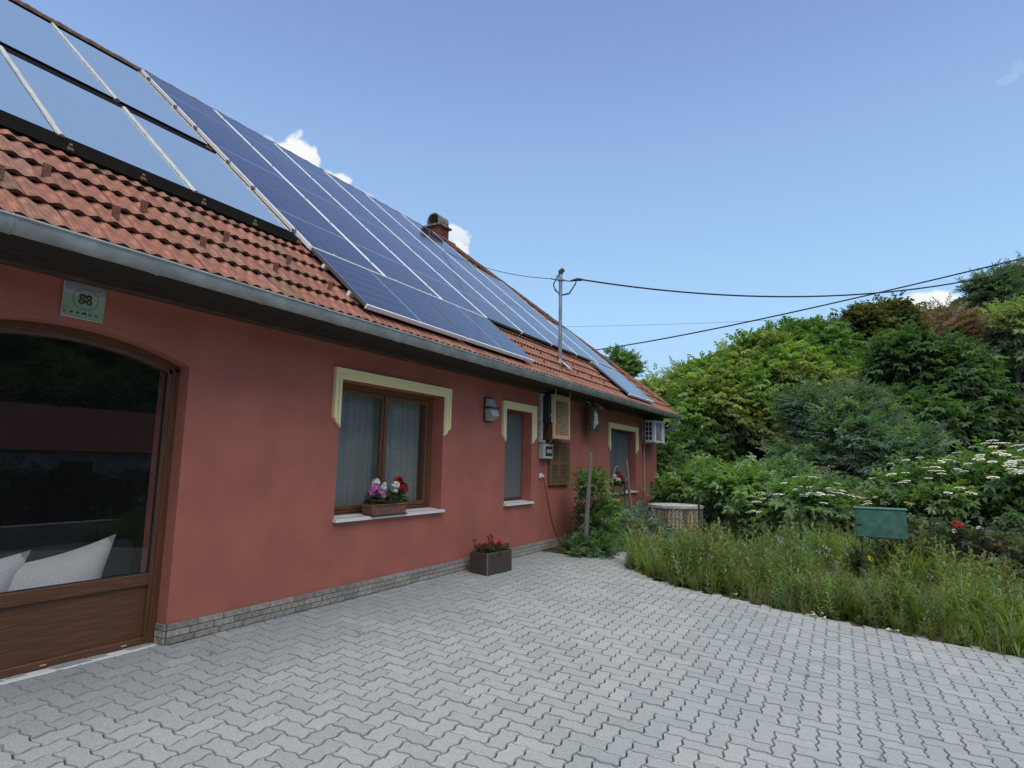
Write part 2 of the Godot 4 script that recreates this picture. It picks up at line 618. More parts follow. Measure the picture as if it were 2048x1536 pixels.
func make_pavement() -> void:
	var a := deg_to_rad(-1.5)
	var bu := Vector3(cos(a), SLOPE * sin(a), sin(a))
	var bv := Vector3(-sin(a), SLOPE * cos(a), cos(a))
	var bn := bv.cross(bu).normalized()
	var bed := Shape.new()
	var rows := []
	# the bed stops at the garden: strips that follow the paved edge
	var z0 := -0.2
	while z0 < 12.9:
		var z1 := z0 + 0.1
		var x1 := 6.0
		while is_paved(x1 + 0.05, maxf(z0 + 0.05, 0.0)) and x1 < 9.8:
			x1 += 0.05
		bed.face([Vector3(-7, SLOPE * z0 - 0.012, z0), Vector3(x1, SLOPE * z0 - 0.012, z0), Vector3(x1, SLOPE * z1 - 0.012, z1), Vector3(-7, SLOPE * z1 - 0.012, z1)], Vector3.UP)
		z0 = z1
	var pave := structure("pavement", bed, M.sand)
	# dust that fills the joints next to the wall
	var f := FastNoiseLite.new()
	f.seed = 9
	f.frequency = 0.9
	var dust := Shape.new()
	rows = []
	for k in 12:
		var row := []
		for b in 151:
			var x := -6.5 + b * 0.1
			var z := -0.1 + k * 0.1
			var edge := 0.72 + f.get_noise_2d(x, 0.0) * 0.3 - maxf(x - 4.5, 0.0) * 0.12
			row.append(Vector3(x, SLOPE * z - 0.0045 - clampf((z - edge) * 0.05, 0.0, 0.02) + f.get_noise_2d(x * 7, z * 7) * 0.0016, z))
		rows.append(row)
	dust.sheet(rows, true)
	part("joint_dust", dust, M.dust, pave)
	# one stone: a 2 by 1 block whose sides all follow the same wave
	var outline := PackedVector2Array()
	var amp := 0.085
	for e in [[0, 0, 1, 0], [1, 0, 1, 0], [2, 0, 0, 1], [2, 1, -1, 0], [1, 1, -1, 0], [0, 1, 0, -1]]:
		for q in 4:
			var k: float = q / 4.0
			var along := k if e[2] + e[3] > 0 else 1.0 - k
			var off := amp * sin(TAU * along)
			if e[2] != 0:
				outline.append(Vector2(e[0] + e[2] * k, e[1] + off))
			else:
				outline.append(Vector2(e[0] - off, e[1] + e[3] * k))
	var top := inset(outline, 0.060)
	var low := inset(outline, 0.030)
	var stone := Shape.new()
	var tri := Geometry2D.triangulate_polygon(top)
	for k in range(0, tri.size(), 3):
		var q := []
		for c in 3:
			q.append(Vector3(top[tri[k + c]].x * PAVE_W, 0.0, top[tri[k + c]].y * PAVE_W))
		stone.face(q, Vector3.UP)
	for k in top.size():
		var p0 := top[k]
		var p1 := top[(k + 1) % top.size()]
		var l0 := low[k]
		var l1 := low[(k + 1) % top.size()]
		stone.face([Vector3(p0.x, 0, p0.y) * PAVE_W, Vector3(p1.x, 0, p1.y) * PAVE_W, Vector3(l1.x * PAVE_W, -0.014, l1.y * PAVE_W), Vector3(l0.x * PAVE_W, -0.014, l0.y * PAVE_W)], Vector3(l0.x + l1.x - p0.x - p1.x, 0.03, l0.y + l1.y - p0.y - p1.y))
	var mesh := stone.mesh()
	var eye := Vector3(0, 1.344, 4.397)
	var fwd := Vector3(0.8553, 0.1335, -0.5006)
	var right := Vector3(0.5051, 0.0, 0.863)
	var found := []
	for i in range(-70, 75):
		for j in range(-30, 30):
			for kind in 2:
				var u := -i + 2.0 * j
				var v := i + 2.0 * j
				var cu := u + 1.0
				var cv := v + 0.5
				if kind == 1:
					cu = u - 0.5
					cv = v
				var at := Vector3(2.3344, SLOPE * 1.315, 1.315) + bu * (cu * PAVE_W) + bv * (cv * PAVE_W)
				if at.z < -0.12 or at.z > 12.5 or at.x < -6.6 or not is_paved(at.x, at.z):
					continue
				var b := Basis(bu, bn, bv)
				if kind == 1:
					b = Basis(bv, bn, -bu)
				b = b * Basis(Vector3(rng.randf_range(-1, 1), 0, rng.randf_range(-1, 1)).normalized(), rng.randfn() * 0.009)
				var lift := rng.randfn() * 0.0017
				var here := Transform3D(b, at + b * Vector3(-1.0, 0, -0.5) * PAVE_W + bn * lift)
				var d := at - eye
				var depth := d.dot(fwd)
				var seen := 0.0
				if depth > 0.3 and absf(d.dot(right)) / depth < 0.9 and -d.y / depth < 0.66 and not (at.z < 0.12 and at.x < 14.5):
					seen = bn.dot(-d.normalized()) / d.length_squared()
				found.append([seen, here, at])
	found.sort_custom(func(p, q): return p[0] > q[0])
	var places := []
	var tints := []
	for k in found.size():
		var tone := clampi(int(3.5 + f.get_noise_2d(found[k][2].x * 0.9, found[k][2].z * 0.9) * 5.0 + rng.randfn() * 1.5), 0, 6)
		if found[k][2].z < 0.8:
			tone = 1 if rng.randf() < 0.5 else tone
		if k < 300:
			part("paving_stone", mesh, M.pavers[tone], pave, found[k][1])
		else:
			places.append(found[k][1])
			tints.append(M.pavers[tone].albedo_color.srgb_to_linear())
	scatter("paving_stones", mesh, M.paver_all, places, tints, pave)


# ------------------------------------------------------------------ house
func arch_y(x: float) -> float:
	var r := 2.10
	return 2.195 - r + sqrt(maxf(r * r - (x - 1.82) * (x - 1.82), 0.0))

func make_house() -> void:
	house = thing("cottage", "red plastered cottage with a tiled roof and cream window trims", "house")
	make_walls()
	make_roof()
	make_gutter()
	make_door()
	make_window(4.168, 5.863, 0.787, 2.148, true, 2)
	make_window(7.345, 8.150, 0.781, 2.141, false, 1)
	make_window(11.52, 13.14, 0.793, 2.112, true, 1)
	make_plinth()
	make_chimney()
	make_interior()

func make_walls() -> void:
	var s := Shape.new()
	var holes := [[4.168, 5.863, 0.787, 2.148], [7.345, 8.150, 0.781, 2.141], [11.52, 13.14, 0.793, 2.112]]
	var back := -0.40
	for z in [0.0, back]:
		var out := Vector3(0, 0, 1) if z == 0.0 else Vector3(0, 0, -1)
		var x := LEFT_X
		for h in [[1.02, 2.622, -0.2, 0.0]] + holes:
			s.face([Vector3(x, -0.2, z), Vector3(h[0], -0.2, z), Vector3(h[0], WALL_TOP, z), Vector3(x, WALL_TOP, z)], out)
			if h[3] > 0.0:
				s.face([Vector3(h[0], -0.2, z), Vector3(h[1], -0.2, z), Vector3(h[1], h[2], z), Vector3(h[0], h[2], z)], out)
				s.face([Vector3(h[0], h[3], z), Vector3(h[1], h[3], z), Vector3(h[1], WALL_TOP, z), Vector3(h[0], WALL_TOP, z)], out)
			else:
				for k in 32:
					var xa: float = lerp(h[0], h[1], k / 32.0)
					var xb: float = lerp(h[0], h[1], (k + 1) / 32.0)
					s.face([Vector3(xa, arch_y(xa), z), Vector3(xb, arch_y(xb), z), Vector3(xb, WALL_TOP, z), Vector3(xa, WALL_TOP, z)], out)
			x = h[1]
		s.face([Vector3(x, -0.2, z), Vector3(14.75, -0.2, z), Vector3(14.75, WALL_TOP, z), Vector3(x, WALL_TOP, z)], out)
	for h in holes:
		s.face([Vector3(h[0], h[2], 0), Vector3(h[0], h[3], 0), Vector3(h[0], h[3], back), Vector3(h[0], h[2], back)], Vector3.RIGHT)
		s.face([Vector3(h[1], h[2], 0), Vector3(h[1], h[3], 0), Vector3(h[1], h[3], back), Vector3(h[1], h[2], back)], Vector3.LEFT)
		s.face([Vector3(h[0], h[3], 0), Vector3(h[1], h[3], 0), Vector3(h[1], h[3], back), Vector3(h[0], h[3], back)], Vector3.DOWN)
		s.face([Vector3(h[0], h[2], 0), Vector3(h[1], h[2], 0), Vector3(h[1], h[2], back), Vector3(h[0], h[2], back)], Vector3.UP)
	for x in [1.02, 2.622]:
		s.face([Vector3(x, -0.2, 0), Vector3(x, arch_y(x), 0), Vector3(x, arch_y(x), back), Vector3(x, -0.2, back)], Vector3(1.8 - x, 0, 0))
	for k in 32:
		var xa: float = lerp(1.02, 2.622, k / 32.0)
		var xb: float = lerp(1.02, 2.622, (k + 1) / 32.0)
		s.face([Vector3(xa, arch_y(xa), 0), Vector3(xb, arch_y(xb), 0), Vector3(xb, arch_y(xb), back), Vector3(xa, arch_y(xa), back)], Vector3.DOWN)
	part("wall", s, M.plaster, house)
	var o := Shape.new()
	o.slab(14.35, 14.75, -0.2, WALL_TOP, -8.6, -0.4)
	o.slab(LEFT_X, LEFT_X + 0.4, -0.2, WALL_TOP, -8.6, -0.4)
	o.slab(LEFT_X, 14.75, -0.2, WALL_TOP, -9.0, -8.6)
	part("wall", o, M.plaster, house)

func make_roof() -> void:
	var b := roof_basis()
	var deck := Shape.new()
	var ridge := on_roof(0, RIDGE_S)
	var zr := ridge.z
	var zb := 2.0 * zr - EAVE_Z
	var e0 := on_roof(LEFT_X, -0.1)
	var low := e0.y
	deck.face([on_roof(LEFT_X, -0.08), on_roof(HIP_X, -0.08), on_roof(RIDGE_X, RIDGE_S), on_roof(LEFT_X, RIDGE_S)], Vector3(0, 1, 1))
	deck.face([Vector3(LEFT_X, low, zb - 0.05), Vector3(HIP_X, low, zb - 0.05), Vector3(RIDGE_X, ridge.y, zr), Vector3(LEFT_X, ridge.y, zr)], Vector3(0, 1, -1))
	deck.face([Vector3(LEFT_X, low, EAVE_Z), Vector3(LEFT_X, ridge.y, zr), Vector3(LEFT_X, low, zb)], Vector3.LEFT)
	deck.face([Vector3(LEFT_X, low - 0.04, EAVE_Z), Vector3(HIP_X, low - 0.04, EAVE_Z), Vector3(HIP_X, low - 0.04, zb), Vector3(LEFT_X, low - 0.04, zb)], Vector3.DOWN)
	var roof := part("roof", deck, M.roof_felt, house)
	# the hipped end, laid with the same tiles in courses
	var hip := Shape.new()
	var hl := Vector3(HIP_X + 0.02, low, EAVE_Z + 0.05)
	var hr := Vector3(HIP_X + 0.02, low, zb)
	var ht := Vector3(RIDGE_X, ridge.y, zr)
	for k in 20:
		var a0 := k / 20.0
		var a1 := (k + 1.0) / 20.0
		hip.face([hl.lerp(ht, a0) + Vector3(0.03, 0.02, 0), hr.lerp(ht, a0) + Vector3(0.03, 0.02, 0), hr.lerp(ht, a1), hl.lerp(ht, a1)], Vector3(1, 1, 0))
	part("hipped_end", hip, mat(0.36, 0.145, 0.095, 0.9, clay_texture, Vector3.ONE * 1.5), roof)
	# one tile: two waves wide, thick lower edge
	var tile := Shape.new()
	var wide := 0.2095
	var wave := func(u: float) -> float: return 0.019 * (0.5 - 0.5 * cos(TAU * u / (wide / 2.0))) ** 1.05
	var rows := []
	for r in 2:
		var row := []
		for c in 13:
			var u := wide * c / 12.0
			row.append(Vector3(u, -0.012 + r * 0.345, 0.040 - r * 0.030 + wave.call(u)))
		rows.append(row)
	tile.sheet(rows)
	var edge := Shape.new()
	for c in 12:
		var p0: Vector3 = rows[0][c]
		var p1: Vector3 = rows[0][c + 1]
		edge.face([p0, p1, p1 + Vector3(0, 0.003, -0.026), p0 + Vector3(0, 0.003, -0.026)], Vector3(0, -1, 0))
	var mesh := tile.mesh()
	edge.mesh(mesh)
	mesh.surface_set_material(0, M.tile_all)
	mesh.surface_set_material(1, M.tile_edge)
	var eye := Vector3(0, 1.344, 4.397)
	var found := []
	for k in 21:
		var s := -0.09 + 0.311 * k
		for c in 102:
			var x := LEFT_X + c * wide + (0.05 if k % 2 else 0.0)
			var hip_x: float = lerp(HIP_X, RIDGE_X, clampf((s + 0.2) / RIDGE_S, 0, 1))
			if x + wide * 0.6 > hip_x:
				continue
			var at := on_roof(x, s, rng.randf_range(0.0, 0.003))
			var bb := b * Basis(Vector3.RIGHT, rng.randfn() * 0.006) * Basis(Vector3(0, 0, 1), rng.randfn() * 0.006)
			var hidden := x < 1.0 or (x < 3.7 and s > 1.35) or (x > 3.7 and x < 7.2 and s > 0.1) or (x > 7.2 and s > 1.1) or (x > 11.2 and s > 0.0)
			var d := at - eye
			found.append([0.0 if hidden else b.z.dot(-d.normalized()) / d.length_squared(), Transform3D(bb, at)])
	found.sort_custom(func(p, q): return p[0] > q[0])
	var places := []
	var tints := []
	for k in found.size():
		var tone := rng.randi() % 6
		if rng.randf() < 0.4:
			tone = 0
		if k < 300:
			part("roof_tile", mesh, M.tiles[tone], roof, found[k][1])
		else:
			places.append(found[k][1])
			tints.append(M.tiles[tone].albedo_color.srgb_to_linear())
	scatter("roof_tiles", mesh, null, places, tints, roof)
	# half round tiles along the ridge and down the hip
	var cap := Shape.new()
	rows = []
	for r in 3:
		var row := []
		for c in 9:
			var a := PI * c / 8.0
			var rad := 0.105 + (0.012 if r == 2 else 0.0) - r * 0.008
			row.append(Vector3(-cos(a) * rad, sin(a) * rad, r * 0.19))
		rows.append(row)
	cap.sheet(rows, true)
	for c in 8:
		cap.face([rows[2][c], rows[2][c + 1], rows[2][c + 1] * Vector3(0.86, 0.86, 1), rows[2][c] * Vector3(0.86, 0.86, 1)], Vector3(0, 0, 1))
	var cap_mesh := cap.mesh()
	var x := LEFT_X
	while x < RIDGE_X:
		part("ridge_tile", cap_mesh, M.old_tile, roof, Transform3D(Basis(Vector3(0, 0, -1), Vector3.UP, Vector3.RIGHT), Vector3(x, ridge.y + 0.03, zr)))
		x += 0.36
	var top := Vector3(RIDGE_X, ridge.y + 0.03, zr)
	var foot := Vector3(HIP_X, low + 0.06, EAVE_Z + 0.03)
	var dir := (foot - top).normalized()
	var side := dir.cross(Vector3.UP).normalized()
	var n := int(foot.distance_to(top) / 0.345)
	for k in n:
		part("hip_tile", cap_mesh, M.old_tile if k < n - 5 else M.tiles[[0, 2, 4, 3][k % 4]], roof, Transform3D(Basis(-side, side.cross(dir), dir).orthonormalized(), top + dir * (k * 0.345)))
	# little clay snow guards standing on the tiles
	var guard := Shape.new()
	guard.box(Vector3(0, 0.02, 0.045), Vector3(0.048, 0.014, 0.095), 0.003)
	var gm := guard.mesh()
	for k in 36:
		var gx := 0.94 + 0.312 * k
		var gs := 0.375 if k % 2 else 0.685
		if gx > 11.2 or (gx > 3.75 and gx < 7.5) or rng.randf() < 0.04:
			continue
		part("snow_guard", gm, M.tiles[3], roof, Transform3D(b * Basis(Vector3.RIGHT, -PITCH * 0.9), on_roof(gx + rng.randf_range(-0.02, 0.02), gs - 0.07, 0.045)))
	# timber under the eave
	var beam := Shape.new()
	beam.slab(LEFT_X, 14.8, 2.475, 2.60, 0.0, 0.085, 0.012)
	part("eave_beam", beam, M.eave_wood, roof)
	var soffit := Shape.new()
	for k in 3:
		var z0 := 0.09 + k * 0.125
		soffit.box(Vector3((LEFT_X + 14.8) / 2, 2.575 + k * 0.004, z0 + 0.06), Vector3(14.8 - LEFT_X, 0.02, 0.118), 0.004)
	part("soffit_board", soffit, M.eave_wood, roof)

func make_gutter() -> void:
	var r := 0.076
	var zc := 0.535
	var yc := 2.592
	var x0 := LEFT_X
	var x1 := 14.95
	var s := Shape.new()
	for wall in 2:
		var rr := r - wall * 0.003
		var rows := []
		for e in 2:
			var row := []
			for c in 17:
				var a := PI + PI * c / 16.0
				row.append(Vector3(x0 if e == 0 else x1, yc + sin(a) * rr, zc + cos(a) * rr))
			rows.append(row)
		s.sheet(rows, wall == 0)
	s.tube([Vector3(x0, yc + 0.002, zc + r + 0.004), Vector3(x1, yc + 0.002, zc + r + 0.004)], 0.008, 8)
	var fan := []
	for c in 17:
		var a := PI + PI * c / 16.0
		fan.append(Vector3(x1, yc + sin(a) * r, zc + cos(a) * r))
	s.face(fan, Vector3.RIGHT)
	var gutter := part("gutter", s, M.zinc, house)
	var band := Shape.new()
	for e in [[0.0, 0.0035, 0.03], [0.03, 0.006, 0.012]]:
		var rows := []
		for q in [[0.0, 0.0005], [0.003, e[1]], [e[2] - 0.003, e[1]], [e[2], 0.0005]]:
			var row := []
			for c in 17:
				var a := PI + PI * c / 16.0
				row.append(Vector3(e[0] + q[0], sin(a) * (r + q[1]), cos(a) * (r + q[1])))
			rows.append(row)
		band.sheet(rows, true)
	band.tube([Vector3(0.02, 0.0, r + 0.005), Vector3(0.02, 0.014, r - 0.01), Vector3(0.02, 0.012, -r)], 0.004, 6)
	var bm := band.mesh()
	for k in range(-2, 18):
		part("joint_band", bm, M.zinc, gutter, Transform3D(Basis.IDENTITY, Vector3(1.22 + 0.785 * k, yc, zc)))
	var pipe := Shape.new()
	pipe.tube([Vector3(14.86, 2.53, 0.53), Vector3(14.87, 2.42, 0.53), Vector3(14.88, 2.34, 0.46), Vector3(14.89, 2.22, 0.22), Vector3(14.89, 2.12, -0.05), Vector3(14.88, 1.98, -0.16), Vector3(14.86, 0.05, -0.18)], 0.04, 10)
	part("downpipe", pipe, M.dull_white, gutter)

func make_door() -> void:
	var z := -0.12
	var x0 := 1.02
	var x1 := 2.622
	var xg0 := x0 + 0.08
	var xg1 := x1 - 0.08
	var door := Shape.new()
	door.slab(x0 + 0.001, x0 + 0.05, -0.02, arch_y(x0) - 0.01, z - 0.07, z, 0.004)
	door.slab(x1 - 0.05, x1 - 0.001, -0.02, arch_y(x1) - 0.01, z - 0.07, z, 0.004)
	door.slab(x0 + 0.045, xg0, 0.0, arch_y(xg0) - 0.03, z - 0.06, z - 0.012, 0.004)
	door.slab(xg1, x1 - 0.045, 0.0, arch_y(xg1) - 0.03, z - 0.06, z - 0.012, 0.004)
	var frame := part("glazed_door", door, M.door_stile, house)
	frame.set_meta("label", "arched glazed door unit with a low wooden panel")
	var head := Shape.new()
	for k in 28:
		var xa: float = lerp(x0, x1, k / 28.0)
		var xb: float = lerp(x0, x1, (k + 1) / 28.0)
		var a0 := arch_y(xa) - 0.001
		var b0 := arch_y(xb) - 0.001
		for q in [[0.0, 0.05, z], [0.05, 0.082, z - 0.012]]:
			head.face([Vector3(xa, a0 - q[0], q[2]), Vector3(xb, b0 - q[0], q[2]), Vector3(xb, b0 - q[1], q[2]), Vector3(xa, a0 - q[1], q[2])], Vector3(0, 0, 1))
			head.face([Vector3(xa, a0 - q[1], q[2]), Vector3(xb, b0 - q[1], q[2]), Vector3(xb, b0 - q[1], z - 0.07), Vector3(xa, a0 - q[1], z - 0.07)], Vector3.DOWN)
	part("arched_head", head, M.door_wood, frame)
	var rail := Shape.new()
	rail.slab(xg0, xg1, 0.418, 0.505, z - 0.055, z - 0.010, 0.006)
	rail.slab(xg0, xg1, 0.0, 0.055, z - 0.055, z - 0.010, 0.006)
	part("rail", rail, M.door_wood, frame)
	var panel := Shape.new()
	panel.slab(xg0 - 0.002, xg1 + 0.002, 0.05, 0.42, z - 0.05, z - 0.034)
	part("lower_panel", panel, M.door_wood, frame)
	for x in [1.45, 1.93, 2.41]:
		var vent := Shape.new()
		vent.slab(x - 0.018, x + 0.018, 0.024, 0.032, z - 0.011, z - 0.004, 0.002)
		part("drain_cap", vent, M.pine, frame)
	var bead := Shape.new()
	bead.slab(xg0, xg1, 0.503, 0.511, z - 0.04, z - 0.016)
	bead.slab(xg1 - 0.008, xg1, 0.503, arch_y(xg1) - 0.08, z - 0.04, z - 0.016)
	part("rubber_seal", bead, M.black_metal, frame)
	var glass := PackedVector2Array([Vector2(xg0 - 0.004, 0.50), Vector2(xg1 + 0.004, 0.50)])
	for k in 25:
		var x: float = lerp(xg1 + 0.004, xg0 - 0.004, k / 24.0)
		glass.append(Vector2(x, arch_y(x) - 0.075))
	var g := Shape.new()
	var tri := Geometry2D.triangulate_polygon(glass)
	for k in range(0, tri.size(), 3):
		g.face([Vector3(glass[tri[k]].x, glass[tri[k]].y, z - 0.035), Vector3(glass[tri[k + 1]].x, glass[tri[k + 1]].y, z - 0.035), Vector3(glass[tri[k + 2]].x, glass[tri[k + 2]].y, z - 0.035)], Vector3(0, 0, 1))
	part("pane", g, M.glass, frame)
	var sill := Shape.new()
	sill.slab(x0 + 0.002, x1 - 0.002, -0.03, 0.004, z - 0.01, -0.035, 0.003)
	part("threshold", sill, M.sill, frame)

# a border of three stepped mouldings over a window
func trim_shape(x0: float, x1: float, top: float) -> Shape:
	var s := Shape.new()
	for q in [[0.0, 0.030, 0.040], [0.030, 0.055, 0.024], [0.055, 0.086, 0.034], [0.086, 0.105, 0.018]]:
		var xo: float = x0 - 0.105 + q[0]
		var xi: float = x0 - 0.105 + q[1]
		var xo2: float = x1 + 0.105 - q[0]
		var xi2: float = x1 + 0.105 - q[1]
		var yo: float = top + 0.105 - q[0]
		var yi: float = top + 0.105 - q[1]
		var bo: float = top - 0.385 - q[0] * 0.95
		var bi: float = top - 0.385 - q[1] * 0.95
		var z: float = q[2]
		s.face([Vector3(xo, bo, z), Vector3(xi, bi, z), Vector3(xi, yi, z), Vector3(xo, yo, z)], Vector3(0, 0, 1))
		s.face([Vector3(xo, yo, z), Vector3(xi, yi, z), Vector3(xi2, yi, z), Vector3(xo2, yo, z)], Vector3(0, 0, 1))
		s.face([Vector3(xo2, bo, z), Vector3(xi2, bi, z), Vector3(xi2, yi, z), Vector3(xo2, yo, z)], Vector3(0, 0, 1))
		s.face([Vector3(xo, bo, 0), Vector3(xi, bi, 0), Vector3(xi, bi, z), Vector3(xo, bo, z)], Vector3(-0.5, -1, 0))
		s.face([Vector3(xo2, bo, 0), Vector3(xi2, bi, 0), Vector3(xi2, bi, z), Vector3(xo2, bo, z)], Vector3(0.5, -1, 0))
		s.face([Vector3(xo, bo, 0), Vector3(xo, bo, z), Vector3(xo, yo, z), Vector3(xo, yo, 0)], Vector3.LEFT)
		s.face([Vector3(xi, bi, 0), Vector3(xi, bi, z), Vector3(xi, yi, z), Vector3(xi, yi, 0)], Vector3.RIGHT)
		s.face([Vector3(xo2, bo, 0), Vector3(xo2, bo, z), Vector3(xo2, yo, z), Vector3(xo2, yo, 0)], Vector3.RIGHT)
		s.face([Vector3(xi2, bi, 0), Vector3(xi2, bi, z), Vector3(xi2, yi, z), Vector3(xi2, yi, 0)], Vector3.LEFT)
		s.face([Vector3(xo, yo, 0), Vector3(xo2, yo, 0), Vector3(xo2, yo, z), Vector3(xo, yo, z)], Vector3.UP)
		s.face([Vector3(xi, yi, 0), Vector3(xi2, yi, 0), Vector3(xi2, yi, z), Vector3(xi, yi, z)], Vector3.DOWN)
	return s

func make_window(x0: float, x1: float, y0: float, y1: float, double: bool, plates: int) -> void:
	var z := -0.17
	var f := Shape.new()
	f.slab(x0, x0 + 0.06, y0, y1, z - 0.07, z, 0.004)
	f.slab(x1 - 0.06, x1, y0, y1, z - 0.07, z, 0.004)
	f.slab(x0 + 0.06, x1 - 0.06, y1 - 0.06, y1, z - 0.07, z, 0.004)
	var win := part("window", f, M.frame_wood, house)
	var lower := Shape.new()
	lower.slab(x0 + 0.06, x1 - 0.06, y0, y0 + 0.032, z - 0.07, z, 0.004)
	lower.slab(x0 + 0.06, x1 - 0.06, y0 + 0.036, y0 + 0.05, z - 0.05, z + 0.012, 0.004)
	part("frame_rail", lower, M.frame_rail, win)
	var leaves := [[x0 + 0.06, (x0 + x1) / 2], [(x0 + x1) / 2, x1 - 0.06]] if double else [[x0 + 0.06, x1 - 0.06]]
	for e in leaves:
		var a: float = e[0] + 0.002
		var b: float = e[1] - 0.002
		var ss := Shape.new()
		ss.slab(a, a + 0.05, y0 + 0.052, y1 - 0.062, z - 0.06, z - 0.012, 0.006)
		ss.slab(b - 0.05, b, y0 + 0.052, y1 - 0.062, z - 0.06, z - 0.012, 0.006)
		var sash := part("sash", ss, M.frame_wood, win)
		for q in [[y0 + 0.052, y0 + 0.10], [y1 - 0.11, y1 - 0.062]]:
			var rr := Shape.new()
			rr.slab(a + 0.05, b - 0.05, q[0], q[1], z - 0.06, z - 0.012, 0.006)
			part("sash_rail", rr, M.frame_rail, win)
		var g := Shape.new()
		g.face([Vector3(a + 0.045, y0 + 0.095, z - 0.036), Vector3(b - 0.045, y0 + 0.095, z - 0.036), Vector3(b - 0.045, y1 - 0.105, z - 0.036), Vector3(a + 0.045, y1 - 0.105, z - 0.036)], Vector3(0, 0, 1))
		part("pane", g, M.glass, win)
	if not double or x0 > 10.0:
		var net := Shape.new()
		net.slab(x0 + 0.035, x1 - 0.035, y0 + 0.06, y1 - 0.03, z + 0.001, z + 0.004)
		part("insect_screen", net, mat(0.13, 0.14, 0.145, 0.8), win)
	if double:
		var mid := Shape.new()
		mid.slab((x0 + x1) / 2 - 0.018, (x0 + x1) / 2 + 0.018, y0 + 0.052, y1 - 0.062, z - 0.012, z + 0.004, 0.005)
		part("meeting_stile", mid, M.frame_wood, win)
	part("moulded_trim", trim_shape(x0, x1, y1), M.cream, win)
	var sill := Shape.new()
	var edge := 0.048
	var flat := Transform3D(Basis(Vector3(0, 0, 1), Vector3.UP, Vector3.RIGHT), Vector3.ZERO)
	sill.extrude(PackedVector2Array([Vector2(z + 0.002, y0 - 0.006), Vector2(0.001, y0 - 0.022), Vector2(0.001, y0 - 0.002), Vector2(z + 0.002, y0 + 0.012)]), x0 + 0.001, x1 - 0.001, flat)
	sill.extrude(PackedVector2Array([Vector2(0.0015, y0 - 0.030), Vector2(edge, y0 - 0.034), Vector2(edge, y0 - 0.007), Vector2(0.0015, y0 - 0.002)]), x0 - 0.015, x1 + 0.025, flat)
	part("sill", sill, M.sill, win)
	# a net curtain hangs in folds inside
	var folds := Shape.new()
	for e in leaves:
		var rows := []
		for a in 6:
			var row := []
			for b in 61:
				var k := b / 60.0
				var x: float = lerp(e[0] - 0.02, e[1] + 0.02, k)
				var deep := 0.018 * sin(x * 62.0 + sin(x * 9.0) * 2.0) + 0.010 * sin(x * 27.0 + 1.0)
				row.append(Vector3(x + sin(a * 1.3 + x * 20.0) * 0.004, lerp(y0 - 0.05, y1 + 0.05, a / 5.0), z - 0.155 + deep))
			rows.append(row)
		folds.sheet(rows)
	one("net_curtain", folds, M.curtain, ["", "dim net curtain behind the %s" % ("narrow single window" if not double else "window at the far end of the wall"), "folded net curtain behind the wide two-sash window"][plates], "curtain", Transform3D.IDENTITY, "net curtains in the cottage windows")

func make_plinth() -> void:
	var back := Shape.new()
	back.slab(2.622, 14.78, -0.2, 0.147, 0.0015, 0.006)
	var plinth := part("plinth", back, M.mortar, house)
	var n := 0
	for row in 3:
		var x := 2.6225
		var h := 0.0485
		var y := 0.1475 - (row + 1) * h
		var first := true
		while x < 14.7:
			var w := rng.randf_range(0.16, 0.27)
			if first:
				w = [0.235, 0.175, 0.215][row]
				first = false
			var s := Shape.new()
			s.box(Vector3(x + w / 2, y + h / 2, 0.011 + rng.randf_range(0.0, 0.003)), Vector3(w - 0.006, h - 0.005, 0.014), 0.0025)
			part("plinth_stone", s, M.plinths[rng.randi() % 6], plinth)
			x += w
			n += 1
		# the return beside the door
		var r := Shape.new()
		r.box(Vector3(2.612, y + h / 2, -0.05), Vector3(0.016, h - 0.005, 0.115), 0.0025)
		part("plinth_stone", r, M.plinths[(row + 4) % 6], plinth)

func make_chimney() -> void:
	var c := Vector3(11.40, 0, -4.54)
	var core := Shape.new()
	core.slab(c.x - 0.19, c.x + 0.19, 6.0, 7.20, c.z - 0.19, c.z + 0.19)
	var ch := part("chimney", core, M.mortar, house)
	var bricks := Shape.new()
	for k in 17:
		var y := 6.05 + k * 0.068
		for side in 4:
			var ang := side * PI / 2
			var b := Basis(Vector3.UP, ang)
			for q in 2:
				var off := (-0.1 if k % 2 == 0 else -0.145) + q * 0.2
				var w := 0.19 if not (k % 2 == 1 and q == 0) else 0.10
				bricks.box(c + Vector3(0, y + 0.03, 0) + b * Vector3(off + (0.0 if w > 0.15 else 0.0), 0, 0.197), Vector3(w, 0.056, 0.02), 0.003, b)
	part("bricks", bricks, M.brick, ch)
	var slab := Shape.new()
	slab.box(c + Vector3(0, 7.225, 0), Vector3(0.52, 0.05, 0.52), 0.008)
	part("cap_slab", slab, M.concrete, ch)
	var hood := Shape.new()
	for e in [[0.19, 1.0], [0.155, -1.0]]:
		var rows := []
		for q in 2:
			var row := []
			for k in 21:
				var a: float = PI * (k - 4) / 12.0
				var p: Vector2 = Vector2(cos(a), sin(a)) * e[0]
				if k < 4:
					p = Vector2(e[0], lerp(-0.12, 0.0, k / 4.0))
				elif k > 16:
					p = Vector2(-e[0], lerp(0.0, -0.12, (k - 16) / 4.0))
				row.append(c + Vector3(-0.2 + q * 0.4, 7.37 + p.y, p.x))
			rows.append(row)
		hood.sheet(rows, e[1] < 0)
		if e[1] > 0:
			for k in 20:
				for q in 2:
					var sc := func(p: Vector3) -> Vector3: return Vector3(p.x, 7.37 + (p.y - 7.37) * (0.155 / 0.19 if p.y > 7.37 else 1.0), c.z + (p.z - c.z) * 0.155 / 0.19)
					hood.face([rows[q][k], rows[q][k + 1], sc.call(rows[q][k + 1]), sc.call(rows[q][k])], Vector3(-1 if q == 0 else 1, 0, 0))
	part("arched_hood", hood, M.concrete, ch)

